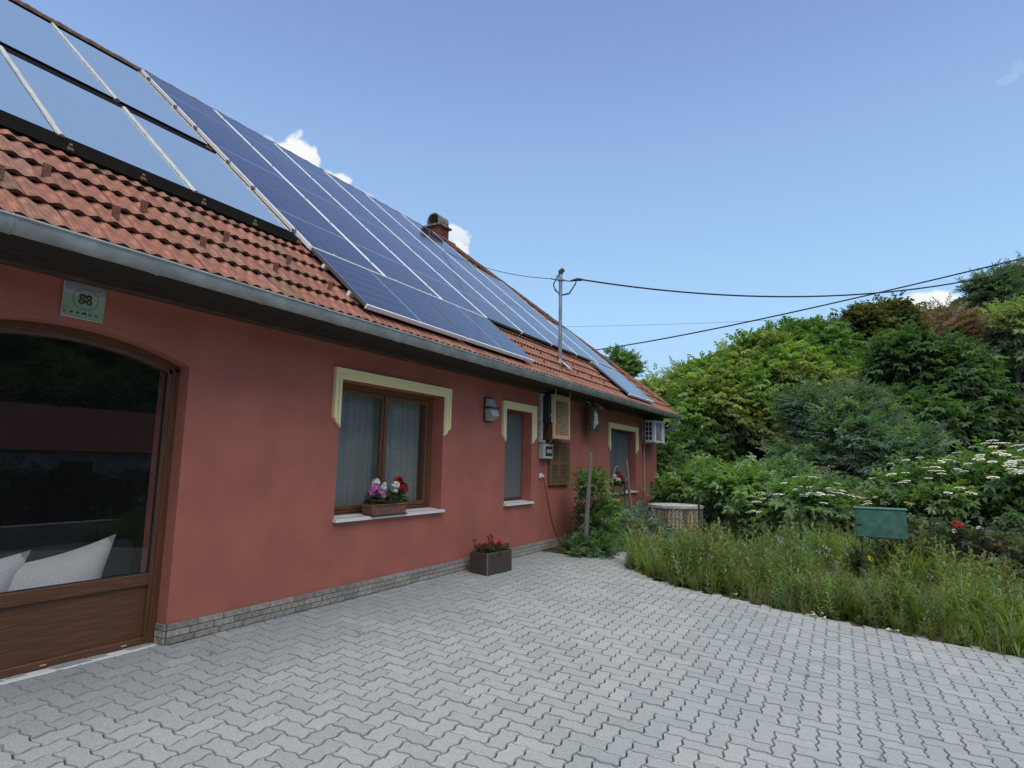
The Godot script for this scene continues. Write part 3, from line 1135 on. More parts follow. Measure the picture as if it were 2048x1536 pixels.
func make_interior() -> void:
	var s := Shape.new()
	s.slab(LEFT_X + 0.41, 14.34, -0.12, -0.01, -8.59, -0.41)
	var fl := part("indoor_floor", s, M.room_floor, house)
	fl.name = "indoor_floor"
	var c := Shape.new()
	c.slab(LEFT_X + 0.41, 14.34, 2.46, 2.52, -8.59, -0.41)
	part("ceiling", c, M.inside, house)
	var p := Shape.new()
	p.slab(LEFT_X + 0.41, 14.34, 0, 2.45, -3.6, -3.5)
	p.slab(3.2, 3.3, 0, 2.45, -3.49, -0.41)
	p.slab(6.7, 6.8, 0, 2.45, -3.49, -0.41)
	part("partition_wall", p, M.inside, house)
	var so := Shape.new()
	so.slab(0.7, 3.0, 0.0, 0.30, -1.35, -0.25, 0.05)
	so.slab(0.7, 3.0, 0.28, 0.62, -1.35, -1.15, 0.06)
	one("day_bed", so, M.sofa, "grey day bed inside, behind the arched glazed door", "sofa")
	for e in [[2.03, 0.385, 0.22, "larger white cushion, right one behind the glazed door"], [1.47, 0.37, 0.12, "white cushion at the left edge behind the glazed door"]]:
		var q := Shape.new()
		for side in 2:
			var rows := []
			for a in 13:
				var row := []
				for b in 13:
					var u := a / 6.0 - 1.0
					var w := b / 6.0 - 1.0
					var puff := sqrt(maxf((1.0 - u * u) * (1.0 - w * w), 0.0))
					var pull := 1.0 + 0.10 * u * u * w * w - 0.06 * (1.0 - u * u) * absf(w)
					row.append(Vector3(w * 0.32 * pull + u * 0.13, u * 0.27 * pull, (0.10 if side else -0.10) * puff + sin(u * 9 + w * 7) * 0.004 * puff))
				rows.append(row)
			q.sheet(rows, side == 0)
		one("cushion", q, M.cloth, e[3], "cushion", Transform3D(Basis(Vector3(0, 0, 1), e[2]) * Basis(Vector3.RIGHT, -0.25), Vector3(e[0], e[1], -0.36)), "white cushions behind the glazed door")


# ------------------------------------------------------------------ on the roof
func cell_image() -> ImageTexture:
	var w := 192
	var h := 288
	var im := Image.create(w, h, false, Image.FORMAT_RGB8)
	im.fill(Color(0.36, 0.38, 0.44))
	for r in 18:
		for c in 6:
			var x := c * 32
			var y := 4 + r * 15 + (10 if r >= 9 else 0)
			im.fill_rect(Rect2i(x + 1, y + 1, 30, 14), Color(0.13, 0.15, 0.25))
			for k in 5:
				im.fill_rect(Rect2i(x + 3 + k * 6, y + 1, 1, 14), Color(0.20, 0.22, 0.31))
	im.fill_rect(Rect2i(0, 139, w, 10), Color(0.24, 0.26, 0.31))
	im.fill_rect(Rect2i(0, 141, w, 3), Color(0.62, 0.64, 0.68))
	return ImageTexture.create_from_image(im)

func make_panels() -> void:
	var pw := 1.10
	var pl := 1.655
	var cells := StandardMaterial3D.new()
	cells.albedo_texture = cell_image()
	cells.roughness = 0.09
	cells.metallic_specular = 0.55
	var b := roof_basis()
	var first: Node3D
	# the module, lying with its lower left corner at the origin, long side up the slope
	var frame := Shape.new()
	frame.slab(0, 0.019, 0, pl, -0.042, 0.002, 0.001)
	var frame_b := Shape.new()
	frame_b.slab(pw - 0.019, pw, 0, pl, -0.042, 0.002, 0.001)
	var fm_b := frame_b.mesh()
	var ends := Shape.new()
	ends.slab(0.019, pw - 0.019, 0, 0.008, -0.033, 0.001)
	var ends_top := Shape.new()
	ends_top.slab(0.019, pw - 0.019, pl - 0.008, pl, -0.033, 0.001)
	var em := ends.mesh()
	var tm := ends_top.mesh()
	var dull := mat(0.11, 0.115, 0.13, 0.5)
	var face := Shape.new()
	face.face([Vector3(0.018, 0.007, 0), Vector3(pw - 0.018, 0.007, 0), Vector3(pw - 0.018, pl - 0.007, 0), Vector3(0.018, pl - 0.007, 0)], Vector3(0, 0, 1), [Vector2(0, 1), Vector2(1, 1), Vector2(1, 0), Vector2(0, 0)])
	face.face([Vector3(0.018, 0.007, -0.006), Vector3(pw - 0.018, 0.007, -0.006), Vector3(pw - 0.018, pl - 0.007, -0.006), Vector3(0.018, pl - 0.007, -0.006)], Vector3(0, 0, -1))
	var clamp_shape := Shape.new()
	clamp_shape.box(Vector3(0, 0, -0.012), Vector3(0.034, 0.045, 0.036), 0.003)
	clamp_shape.box(Vector3(-0.012, 0, -0.055), Vector3(0.05, 0.035, 0.045), 0.004)
	var fm := frame.mesh()
	var cm := face.mesh()
	var km := clamp_shape.mesh()
	var rows := [["lowest upright", 1.19, 8], ["middle", 2.853, 7], ["top", 4.516, 6]]
	var words := ["first", "second", "third", "fourth", "fifth", "sixth", "seventh", "eighth"]
	for r in rows:
		for k in r[2]:
			var label := "dark blue solar panel, %s from the left in the %s row" % [words[k], r[0]]
			var at := Transform3D(b, on_roof(3.99 + 1.12 * k, r[1], 0.12))
			if first == null:
				first = thing("solar_panel", label, "solar panel", at.origin, "solar panels on the front roof slope")
				first.transform = at
				part("frame", fm, M.alu, first)
				part("frame", fm_b, M.alu, first)
				part("end_frame", em, dull, first)
				part("end_frame", tm, dull, first)
				part("cell_glass", cm, cells, first)
				for q in [0.33, 1.32]:
					part("clamp", km, M.steel, first, Transform3D(Basis.IDENTITY, Vector3(-0.010, q, 0)))
			else:
				copy(first, "solar_panel", label, at)
	var turned := Basis(-b.y, b.x, b.z)
	for e in [[3.99, 0.075, "left of the two landscape solar panels hanging lowest over the gutter"], [5.67, 0.075, "right of the two landscape solar panels hanging lowest over the gutter"], [11.285, 0.02, "single landscape solar panel low on the roof by the far corner"]]:
		copy(first, "solar_panel", e[2], Transform3D(Basis(b.y * -1.0, b.x, b.z), on_roof(e[0], e[1] + pw, 0.12)))
	# aluminium rails under the modules
	var rails := Shape.new()
	for q in [0.36, 0.86]:
		rails.box(Vector3(5.67, q, 0.06), Vector3(3.38, 0.04, 0.05), 0.0)
	for r in rows:
		for q in [0.33, 1.32]:
			rails.box(Vector3(3.97 + 0.56 * r[2], r[1] + q, 0.06), Vector3(1.12 * r[2], 0.04, 0.05), 0.0)
	one("mounting_rails", rails, M.alu, "aluminium mounting rails under the blue solar panels", "rail", Transform3D(b, on_roof(0, 0)))

	# flat thermal collectors at the left, two rows of mirror-like glass
	var mirror := mat(0.86, 1.0, 0.90, 0.03, null, Vector3.ONE, 0.88)
	var base: Node3D
	var cw := 1.005
	for r in 2:
		var s0 := 1.45 if r == 0 else 3.56
		var len := 1.83 if r == 0 else 2.36
		for k in 4:
			var x := 2.875 - 1.03 * k
			var label := "sky-reflecting thermal collector, %s row, %s from the solar panels" % [["lower", "upper"][r], words[k]]
			var o := thing("thermal_collector", label, "solar collector", Vector3.ZERO, "thermal collectors on the roof")
			o.transform = Transform3D(b, on_roof(x, s0, 0.10))
			var g := Shape.new()
			g.face([Vector3(0.02, 0.012, 0), Vector3(cw - 0.02, 0.012, 0), Vector3(cw - 0.02, len - 0.012, 0), Vector3(0.02, len - 0.012, 0)], Vector3(0, 0, 1))
			part("glass", g, mirror, o)
			var cse := Shape.new()
			cse.slab(0, cw, 0, len, -0.085, -0.004, 0.004)
			part("casing", cse, M.dark_tray, o)
			var strip := Shape.new()
			strip.slab(0.0, 0.016, -0.01, len + 0.01, -0.01, 0.010, 0.004)
			strip.slab(cw - 0.016, cw, -0.01, len + 0.01, -0.01, 0.010, 0.004)
			part("side_trim", strip, M.steel, o)
			var foot := Shape.new()
			foot.tube([Vector3(-0.0125, -0.03, -0.005), Vector3(-0.0125, len + 0.03, -0.005)], 0.027, 10)
			part("joint_cover", foot, M.zinc, o)
	for e in [[1.265, 0.165, "dark tray along the foot of the lower thermal collectors"], [3.295, 0.25, "dark channel between the two rows of thermal collectors"]]:
		var low: bool = e[0] < 2.0
		var tray := thing("collector_tray", e[2], "tray", Vector3.ZERO)
		tray.transform = Transform3D(b, on_roof(-0.3, e[0], 0.0))
		var t := Shape.new()
		if low:
			t.extrude(PackedVector2Array([Vector2(0.0, 0.045), Vector2(0.165, 0.105), Vector2(0.175, 0.09), Vector2(0.02, 0.03)]), 0.0, 4.22, Transform3D(Basis(Vector3(0, 1, 0), Vector3(0, 0, 1), Vector3(1, 0, 0)), Vector3.ZERO))
			t.box(Vector3(2.11, -0.012, 0.055), Vector3(4.22, 0.018, 0.03), 0.003)
		else:
			t.box(Vector3(2.11, 0.125, 0.075), Vector3(4.2, 0.235, 0.012), 0.003)
			t.box(Vector3(2.11, 0.006, 0.085), Vector3(4.2, 0.012, 0.034), 0.002)
		part("tray", t, M.dark_tray, tray)
		for k in 8:
			if not low:
				break
			var w := Shape.new()
			w.box(Vector3(0.62 + k * 0.515, 0.018, 0.075), Vector3(0.035, 0.05, 0.025), 0.004)
			w.box(Vector3(0.62 + k * 0.515, 0.04, 0.10), Vector3(0.02, 0.03, 0.02), 0.004)
			part("bracket", w, M.shutter_wood, tray)


# ------------------------------------------------------------------ things on the wall
func sign_image() -> ImageTexture:
	var n := 256
	var im := Image.create(n, n, false, Image.FORMAT_RGB8)
	var lobes := [Vector2(0.44, 0.36), Vector2(0.60, 0.36), Vector2(0.43, 0.50), Vector2(0.61, 0.50)]
	for y in n:
		for x in n:
			var p := Vector2(x, y) / n
			var c := Color(0.80, 0.83, 0.85)
			var r := p.distance_to(Vector2(0.52, 0.42))
			if absf(r - 0.315) < 0.006 or absf(r - 0.285) < 0.003:
				c = Color(0.55, 0.58, 0.60)
			if absf(r - 0.30) < 0.011 and sin(p.angle_to_point(Vector2(0.52, 0.42)) * 46.0) > 0.1:
				c = c.lerp(Color(0.45, 0.47, 0.5), 0.35)
			var body := p.distance_to(Vector2(0.52, 0.43)) < 0.095
			var hole := p.distance_to(Vector2(0.495, 0.42)) < 0.022 or p.distance_to(Vector2(0.545, 0.42)) < 0.022
			for l in lobes:
				body = body or p.distance_to(l) < 0.083
				hole = hole or p.distance_to(l) < 0.026
			if body:
				c = Color(0.40, 0.40, 0.44)
				if p.y < 0.34:
					c = Color(0.22, 0.10, 0.13)
			if hole:
				c = Color(0.78, 0.78, 0.80)
			for k in 5:
				var q := p - Vector2(0.22 + k * 0.148, 0.845)
				if k != 2 and q.length() < 0.045 * (0.75 + 0.25 * sin(q.angle() * 7.0 + k)):
					c = Color(0.33, 0.38, 0.42)
				if k == 2 and (absf(q.x) < 0.055 and absf(q.y + 0.01) < 0.018 or absf(absf(q.x) - 0.04) < 0.012 and q.y > -0.01 and q.y < 0.045 or absf(q.x - 0.02) < 0.012 and q.y < 0 and q.y > -0.05):
					c = Color(0.20, 0.24, 0.26)
			if p.x > 0.04 and p.x < 0.19 and absf(p.y - 0.72 - p.x * 0.12) < 0.009 and fmod(p.x * 60.0, 1.0) < 0.7:
				c = Color(0.40, 0.44, 0.47)
			if p.x < 0.11 and p.y > 0.76 and p.y < 0.88 and p.x - 0.03 < (p.y - 0.76) * 0.7 and p.x > 0.03:
				c = Color(0.58, 0.63, 0.68)
			for s in [Vector2(0.05, 0.05), Vector2(0.95, 0.05), Vector2(0.05, 0.95), Vector2(0.95, 0.95), Vector2(0.83, 0.10)]:
				if p.distance_to(s) < 0.014:
					c = Color(0.2, 0.2, 0.2)
			im.set_pixel(x, y, c)
	return ImageTexture.create_from_image(im)

func emblem_image() -> ImageTexture:
	var w := 160
	var h := 192
	var im := Image.create(w, h, false, Image.FORMAT_RGB8)
	var flame := PackedVector2Array([Vector2(0.48, 0.10), Vector2(0.58, 0.16), Vector2(0.60, 0.25), Vector2(0.70, 0.22), Vector2(0.80, 0.27), Vector2(0.84, 0.36), Vector2(0.77, 0.34), Vector2(0.82, 0.44), Vector2(0.80, 0.56), Vector2(0.86, 0.62), Vector2(0.80, 0.70), Vector2(0.70, 0.66), Vector2(0.62, 0.70), Vector2(0.55, 0.62), Vector2(0.46, 0.66), Vector2(0.36, 0.62), Vector2(0.30, 0.52), Vector2(0.38, 0.50), Vector2(0.42, 0.42), Vector2(0.36, 0.34), Vector2(0.28, 0.33), Vector2(0.38, 0.27), Vector2(0.44, 0.20)])
	for y in h:
		for x in w:
			var p := Vector2(float(x) / w, float(y) / h)
			var c := Color(0.335, 0.31, 0.25)
			if Geometry2D.is_point_in_polygon(p, flame):
				c = Color(0.93, 0.94, 0.97)
				if absf(p.y - 0.55 - 0.05 * sin(p.x * 26.0)) < 0.013 and p.x < 0.7:
					c = Color(0.35, 0.36, 0.36)
			for k in 4:
				var yy := 0.66 + k * 0.065
				var wave := yy + 0.028 * sin(p.x * 16.0 + k * 0.8)
				if absf(p.y - wave) < 0.016 and p.x > 0.27 + k * 0.005 and p.x < 0.86 - k * 0.14:
					c = Color(0.93, 0.94, 0.97)
			im.set_pixel(x, y, c)
	return ImageTexture.create_from_image(im)

func print_face(tex: Texture2D, rough: float, metal := 0.0) -> StandardMaterial3D:
	var m := StandardMaterial3D.new()
	m.albedo_texture = tex
	m.roughness = rough
	m.metallic = metal
	return m

func make_wall_things() -> void:
	# the glossy plate over the door
	var plate := thing("wall_sign", "glossy square white sign with a round emblem above the door", "sign")
	var s := Shape.new()
	s.slab(1.737, 1.987, 2.236, 2.472, 0.008, 0.015, 0.002)
	part("plate", s, M.white, plate)
	var f := Shape.new()
	f.face([Vector3(1.739, 2.238, 0.0165), Vector3(1.985, 2.238, 0.0165), Vector3(1.985, 2.470, 0.0165), Vector3(1.739, 2.470, 0.0165)], Vector3(0, 0, 1), [Vector2(0, 1), Vector2(1, 1), Vector2(1, 0), Vector2(0, 0)])
	part("printed_face", f, print_face(sign_image(), 0.05, 0.62), plate)
	for e in [[1.75, 2.25], [1.974, 2.25], [1.75, 2.458], [1.974, 2.458]]:
		var sc := Shape.new()
		sc.tube([Vector3(e[0], e[1], 0.0005), Vector3(e[0], e[1], 0.019)], 0.005, 8)
		part("screw", sc, M.steel, plate)

	# bulkhead lamp
	var lamp := thing("wall_lamp", "grey wedge-shaped wall lamp on a dark back plate", "lamp", Vector3(6.75, 1.905, 0))
	s = Shape.new()
	s.slab(0, 0.215, 0, 0.335, 0.001, 0.022, 0.008)
	part("back_plate", s, M.black_metal, lamp)
	s = Shape.new()
	s.face([Vector3(0.03, 0.32, 0.022), Vector3(0.185, 0.32, 0.022), Vector3(0.175, 0.315, 0.055), Vector3(0.04, 0.315, 0.055)], Vector3.UP)
	s.face([Vector3(0.04, 0.315, 0.055), Vector3(0.175, 0.315, 0.055), Vector3(0.195, 0.195, 0.105), Vector3(0.02, 0.195, 0.105)], Vector3(0, 0.3, 1))
	s.face([Vector3(0.03, 0.32, 0.022), Vector3(0.04, 0.315, 0.055), Vector3(0.02, 0.195, 0.105), Vector3(0.015, 0.195, 0.022)], Vector3.LEFT)
	s.face([Vector3(0.185, 0.32, 0.022), Vector3(0.175, 0.315, 0.055), Vector3(0.195, 0.195, 0.105), Vector3(0.20, 0.195, 0.022)], Vector3.RIGHT)
	part("shade", s, M.grey_plastic, lamp)
	s = Shape.new()
	s.face([Vector3(0.02, 0.185, 0.103), Vector3(0.195, 0.185, 0.103), Vector3(0.205, 0.085, 0.135), Vector3(0.01, 0.085, 0.135)], Vector3(0, 0.2, 1))
	s.face([Vector3(0.01, 0.085, 0.135), Vector3(0.205, 0.085, 0.135), Vector3(0.17, 0.012, 0.05), Vector3(0.045, 0.012, 0.05)], Vector3(0, -1, 0.6))
	s.face([Vector3(0.02, 0.185, 0.103), Vector3(0.01, 0.085, 0.135), Vector3(0.045, 0.012, 0.05), Vector3(0.03, 0.012, 0.022), Vector3(0.012, 0.185, 0.022)], Vector3.LEFT)
	s.face([Vector3(0.195, 0.185, 0.103), Vector3(0.205, 0.085, 0.135), Vector3(0.17, 0.012, 0.05), Vector3(0.185, 0.012, 0.022), Vector3(0.203, 0.185, 0.022)], Vector3.RIGHT)
	part("diffuser", s, M.lamp_glass, lamp)
	for y in [0.182, 0.200]:
		var g := Shape.new()
		var z := 0.112
		g.tube([Vector3(0.0, y, 0.02), Vector3(0.005, y, z), Vector3(0.03, y, z + 0.018), Vector3(0.19, y, z + 0.018), Vector3(0.212, y, z), Vector3(0.216, y, 0.02)], 0.005, 6)
		part("guard_ring", g, M.black_metal, lamp)

	# cable duct, inverter, fuse box
	s = Shape.new()
	s.slab(8.362, 8.425, 1.70, 2.47, 0.001, 0.055, 0.005)
	s.slab(8.362, 8.52, 1.685, 1.725, 0.001, 0.058, 0.005)
	s.slab(8.362, 8.49, 2.44, 2.47, 0.001, 0.060, 0.005)
	one("cable_duct", s, M.dull_white, "white cable duct running up the wall beside the narrow window", "cable duct")
	var inv := thing("inverter", "black inverter box half hidden behind the louvred shutter", "inverter", Vector3(8.44, 2.0, 0))
	s = Shape.new()
	s.slab(0, 0.42, 0, 0.455, 0.012, 0.165, 0.012)
	part("housing", s, M.black_metal, inv)
	s = Shape.new()
	s.slab(0.10, 0.155, 0.17, 0.245, 0.165, 0.168)
	part("label_plate", s, M.grey_plastic, inv)
	s = Shape.new()
	s.slab(0.015, 0.055, 0.10, 0.16, 0.165, 0.168)
	part("label_plate", s, M.dull_white, inv)
	s = Shape.new()
	for k in 5:
		s.tube([Vector3(0.02 + k * 0.03, -0.001, 0.07), Vector3(0.02 + k * 0.028, -0.12, 0.05), Vector3(0.03 + k * 0.03, -0.33, 0.03)], 0.006, 6)
	part("cables", s, M.cable, inv)
	s = Shape.new()
	s.tube([Vector3(0.035, 0.46, 0.17), Vector3(0.03, 0.44, 0.19), Vector3(0.025, 0.01, 0.19)], 0.012, 8)
	part("cable_sleeve", s, M.dull_white, inv)
	var fuse := thing("fuse_box", "pale grey fuse box with a dark window beside the shutter", "fuse box", Vector3(8.372, 1.432, 0))
	s = Shape.new()
	s.slab(0, 0.325, 0, 0.238, 0.001, 0.105, 0.010)
	part("housing", s, M.dull_white, fuse)
	s = Shape.new()
	s.slab(0.05, 0.295, 0.045, 0.198, 0.105, 0.109, 0.002)
	part("dark_window", s, mat(0.03, 0.035, 0.036, 0.12), fuse)
	s = Shape.new()
	for k in 5:
		s.slab(0.09 + k * 0.036, 0.115 + k * 0.036, 0.09, 0.15, 0.1092, 0.114, 0.002)
	part("breakers", s, M.grey_plastic, fuse)
	s = Shape.new()
	s.tube([Vector3(8.63, 1.672, 0.05), Vector3(8.65, 1.74, 0.10), Vector3(8.70, 1.80, 0.17), Vector3(8.76, 1.87, 0.18)], 0.009, 8)
	one("loop_cable", s, M.dull_white, "short pale cable looping from the fuse box to the shutter", "cable")

	# louvred shutter hung from the eave
	var sh := thing("louvred_shutter", "light pine louvred shutter hanging under the eave", "shutter", Vector3(8.50, 1.757, 0.18))
	for x in [0.0, 0.555]:
		s = Shape.new()
		s.slab(x, x + 0.055, 0, 0.715, 0, 0.036, 0.004)
		part("stile", s, M.pine, sh)
	for e in [[0.0, 0.055], [0.625, 0.715]]:
		s = Shape.new()
		s.slab(0.055, 0.555, e[0], e[1], 0.001, 0.034, 0.003)
		part("rail", s, M.pine, sh)
	var slat := Shape.new()
	slat.box(Vector3.ZERO, Vector3(0.50, 0.024, 0.006), 0.0015, Basis(Vector3.RIGHT, -1.0))
	var sm := slat.mesh()
	for k in 20:
		part("slat", sm, M.pine, sh, Transform3D(Basis.IDENTITY, Vector3(0.305, 0.070 + k * 0.0283, 0.018)))
	for x in [0.03, 0.58]:
		s = Shape.new()
		s.tube([Vector3(x, 0.70, 0.045), Vector3(x, 0.80, 0.045), Vector3(x, 0.82, 0.02)], 0.008, 6)
		part("hanging_hook", s, M.pine, sh)

	# an old closed shutter fixed to the wall below it
	var old := thing("old_shutter", "weathered brown wooden shutter closed flat on the wall", "shutter", Vector3(8.71, 1.0, 0))
	for e in [[0.0, 0.05, 0.0, 0.74], [0.70, 0.75, 0.0, 0.74]]:
		s = Shape.new()
		s.slab(e[0], e[1], e[2], e[3], 0.001, 0.05, 0.005)
		part("frame_post", s, M.shutter_wood, old)
	for e in [[0.0, 0.055], [0.695, 0.74]]:
		s = Shape.new()
		s.slab(0.05, 0.70, e[0], e[1], 0.001, 0.048, 0.005)
		part("frame_rail", s, M.shutter_wood, old)
	for q in 2:
		var lx := 0.055 + q * 0.322
		var leaf := Shape.new()
		leaf.slab(lx, lx + 0.045, 0.06, 0.69, 0.005, 0.036, 0.003)
		leaf.slab(lx + 0.273, lx + 0.318, 0.06, 0.69, 0.005, 0.036, 0.003)
		leaf.slab(lx + 0.045, lx + 0.273, 0.06, 0.10, 0.006, 0.035, 0.003)
		leaf.slab(lx + 0.045, lx + 0.273, 0.65, 0.69, 0.006, 0.035, 0.003)
		leaf.slab(lx + 0.045, lx + 0.273, 0.34, 0.385, 0.006, 0.035, 0.003)
		var lf := part("leaf", leaf, M.shutter_wood, old)
		var sl := Shape.new()
		sl.box(Vector3.ZERO, Vector3(0.228, 0.038, 0.008), 0.002, Basis(Vector3.RIGHT, -0.7))
		var slm := sl.mesh()
		for k in 14:
			var y := 0.120 + k * 0.0365 + (0.028 if k > 6 else 0.0)
			if y < 0.645:
				part("slat", slm, M.shutter_wood, lf, Transform3D(Basis.IDENTITY, Vector3(lx + 0.159, y, 0.02)))

	# socket with a plug, red-brown cord to the ground
	var socket := thing("wall_socket", "white wall socket with a plug under the fuse box", "socket", Vector3(8.40, 1.125, 0))
	s = Shape.new()
	s.slab(0, 0.075, 0, 0.075, 0.001, 0.03, 0.006)
	part("housing", s, M.white, socket)
	s = Shape.new()
	s.box(Vector3(0.045, 0.035, 0.045), Vector3(0.06, 0.035, 0.035), 0.008)
	part("plug", s, M.white, socket)
	s = Shape.new()
	var path := []
	for k in 15:
		var u := k / 14.0
		path.append(Vector3(8.47 + 0.19 * u * u + 0.30 * u ** 5, 1.135 - 1.14 * u, 0.05 + 0.10 * sin(u * 2.4) + 0.1 * u ** 4))
	path.append(Vector3(9.12, -0.015, 0.30))
	s.tube(path, 0.009, 8)
	one("power_cord", s, M.red_cord, "dark red power cord hanging from the wall socket to the ground", "cord")
	s = Shape.new()
	s.slab(9.25, 9.37, 0.735, 0.855, 0.0005, 0.004, 0.001)
	one("blank_cover", s, mat(0.36, 0.14, 0.115, 0.8), "square blank cover painted red like the wall", "cover plate")

	# light box with an emblem, on an arm under the eave
	var box := thing("emblem_box", "brown hanging light box with a white animal emblem", "sign", Vector3(10.055, 1.965, 0.145))
	s = Shape.new()
	s.slab(0, 0.40, 0, 0.455, 0, 0.055, 0.004)
	part("case", s, mat(0.085, 0.072, 0.05, 0.55), box)
	f = Shape.new()
	f.face([Vector3(0.006, 0.006, 0.0565), Vector3(0.394, 0.006, 0.0565), Vector3(0.394, 0.449, 0.0565), Vector3(0.006, 0.449, 0.0565)], Vector3(0, 0, 1), [Vector2(0, 1), Vector2(1, 1), Vector2(1, 0), Vector2(0, 0)])
	part("printed_face", f, print_face(emblem_image(), 0.35), box)
	for x in [0.015, 0.385]:
		s = Shape.new()
		s.tube([Vector3(x, 0.45, 0.03), Vector3(x, 0.51, 0.03), Vector3(x, 0.53, 0.0), Vector3(x, 0.53, -0.05)], 0.009, 6)
		part("hanger", s, M.dull_white, box)
	s = Shape.new()
	s.blob(Vector3(10.52, 2.43, 0.2), Vector3(0.035, 0.03, 0.05), 6, 8)
	s.tube([Vector3(10.52, 2.43, 0.2), Vector3(10.50, 2.50, 0.12)], 0.012, 6)
	one("spotlight", s, M.dull_white, "small white spotlight just right of the emblem box", "spotlight")
	var cam := thing("camera_dome", "small dark round camera under the eave before the last window", "camera", Vector3(11.02, 2.44, 0.18))
	s = Shape.new()
	s.tube([Vector3(0, 0.04, 0), Vector3(0, 0.13, -0.04)], 0.02, 8)
	s.tube([Vector3(0, 0, -0.05), Vector3(-0.01, -0.01, 0.07)], 0.045, 12)
	part("body", s, mat(0.10, 0.085, 0.08, 0.5), cam)
	s = Shape.new()
	s.blob(Vector3(-0.012, -0.012, 0.07), Vector3(0.032, 0.032, 0.012), 5, 10)
	part("lens", s, M.black_metal, cam)

	# outdoor unit of the air conditioner
	var ac := thing("air_conditioner", "white air conditioner outdoor unit on wall brackets", "air conditioner", Vector3(13.52, 1.90, 0.095))
	s = Shape.new()
	s.slab(0.0, 0.80, 0, 0.035, 0, 0.24, 0.006)
	s.slab(0.0, 0.80, 0.475, 0.51, 0, 0.24, 0.006)
	s.slab(0.0, 0.80, 0.035, 0.475, 0.19, 0.24, 0.0)
	s.slab(0.03, 0.80, 0.035, 0.475, 0.01, 0.19, 0.0)
	part("housing", s, M.white, ac)
	s = Shape.new()
	s.slab(0.02, 0.029, 0.036, 0.474, 0.012, 0.185)
	part("coil", s, M.black_metal, ac)
	var grid := Shape.new()
	for k in 5:
		grid.slab(0.0, 0.012, 0.034 + k * 0.106, 0.050 + k * 0.106, 0.002, 0.19, 0.002)
	for k in 3:
		grid.slab(0.001, 0.011, 0.034, 0.476, 0.002 + k * 0.084, 0.018 + k * 0.084, 0.002)
	part("side_grid", grid, M.white, ac)
	s = Shape.new()
	for k in 9:
		var rad := 0.03 + k * 0.021
		var ring := []
		for q in 25:
			ring.append(Vector3(0.33 + cos(TAU * q / 24) * rad, 0.255 + sin(TAU * q / 24) * rad, 0.252))
		s.tube(ring, 0.003, 5, false)
	for q in 6:
		s.tube([Vector3(0.33, 0.255, 0.25), Vector3(0.33 + cos(TAU * q / 6) * 0.2, 0.255 + sin(TAU * q / 6) * 0.2, 0.25)], 0.004, 5)
	part("fan_guard", s, M.grey_plastic, ac)
	s = Shape.new()
	s.slab(0.10, 0.56, 0.05, 0.46, 0.2405, 0.244)
	part("fan_panel", s, mat(0.25, 0.27, 0.27, 0.6), ac)
	var br := Shape.new()
	for x in [0.06, 0.70]:
		br.slab(x, x + 0.04, -0.03, -0.002, -0.094, 0.30, 0.003)
		br.slab(x, x + 0.04, -0.03, 0.52, -0.094, -0.06, 0.003)
	part("bracket", br, M.dull_white, ac)
	s = Shape.new()
	s.tube([Vector3(13.66, 1.89, 0.05), Vector3(13.66, 1.70, 0.028), Vector3(13.66, 0.12, 0.028)], 0.016, 8)
	one("drain_pipe", s, mat(0.55, 0.36, 0.30, 0.6), "thin pinkish drain pipe down the wall under the air conditioner", "pipe")
	s = Shape.new()
	s.tube([Vector3(13.58, 2.45, 0.02), Vector3(13.56, 2.30, 0.03), Vector3(13.60, 2.10, 0.03), Vector3(13.56, 1.95, 0.04)], 0.02, 8)
	one("refrigerant_pipe", s, M.dull_white, "white insulated pipe bending behind the air conditioner", "pipe")


# ------------------------------------------------------------------ mast and cables
func hang(a: Vector3, b: Vector3, sag: float, n := 24) -> Array:
	var out := []
	for k in n + 1:
		var u := k / float(n)
		out.append(a.lerp(b, u) + Vector3(0, -4.0 * sag * u * (1.0 - u), 0))
	return out

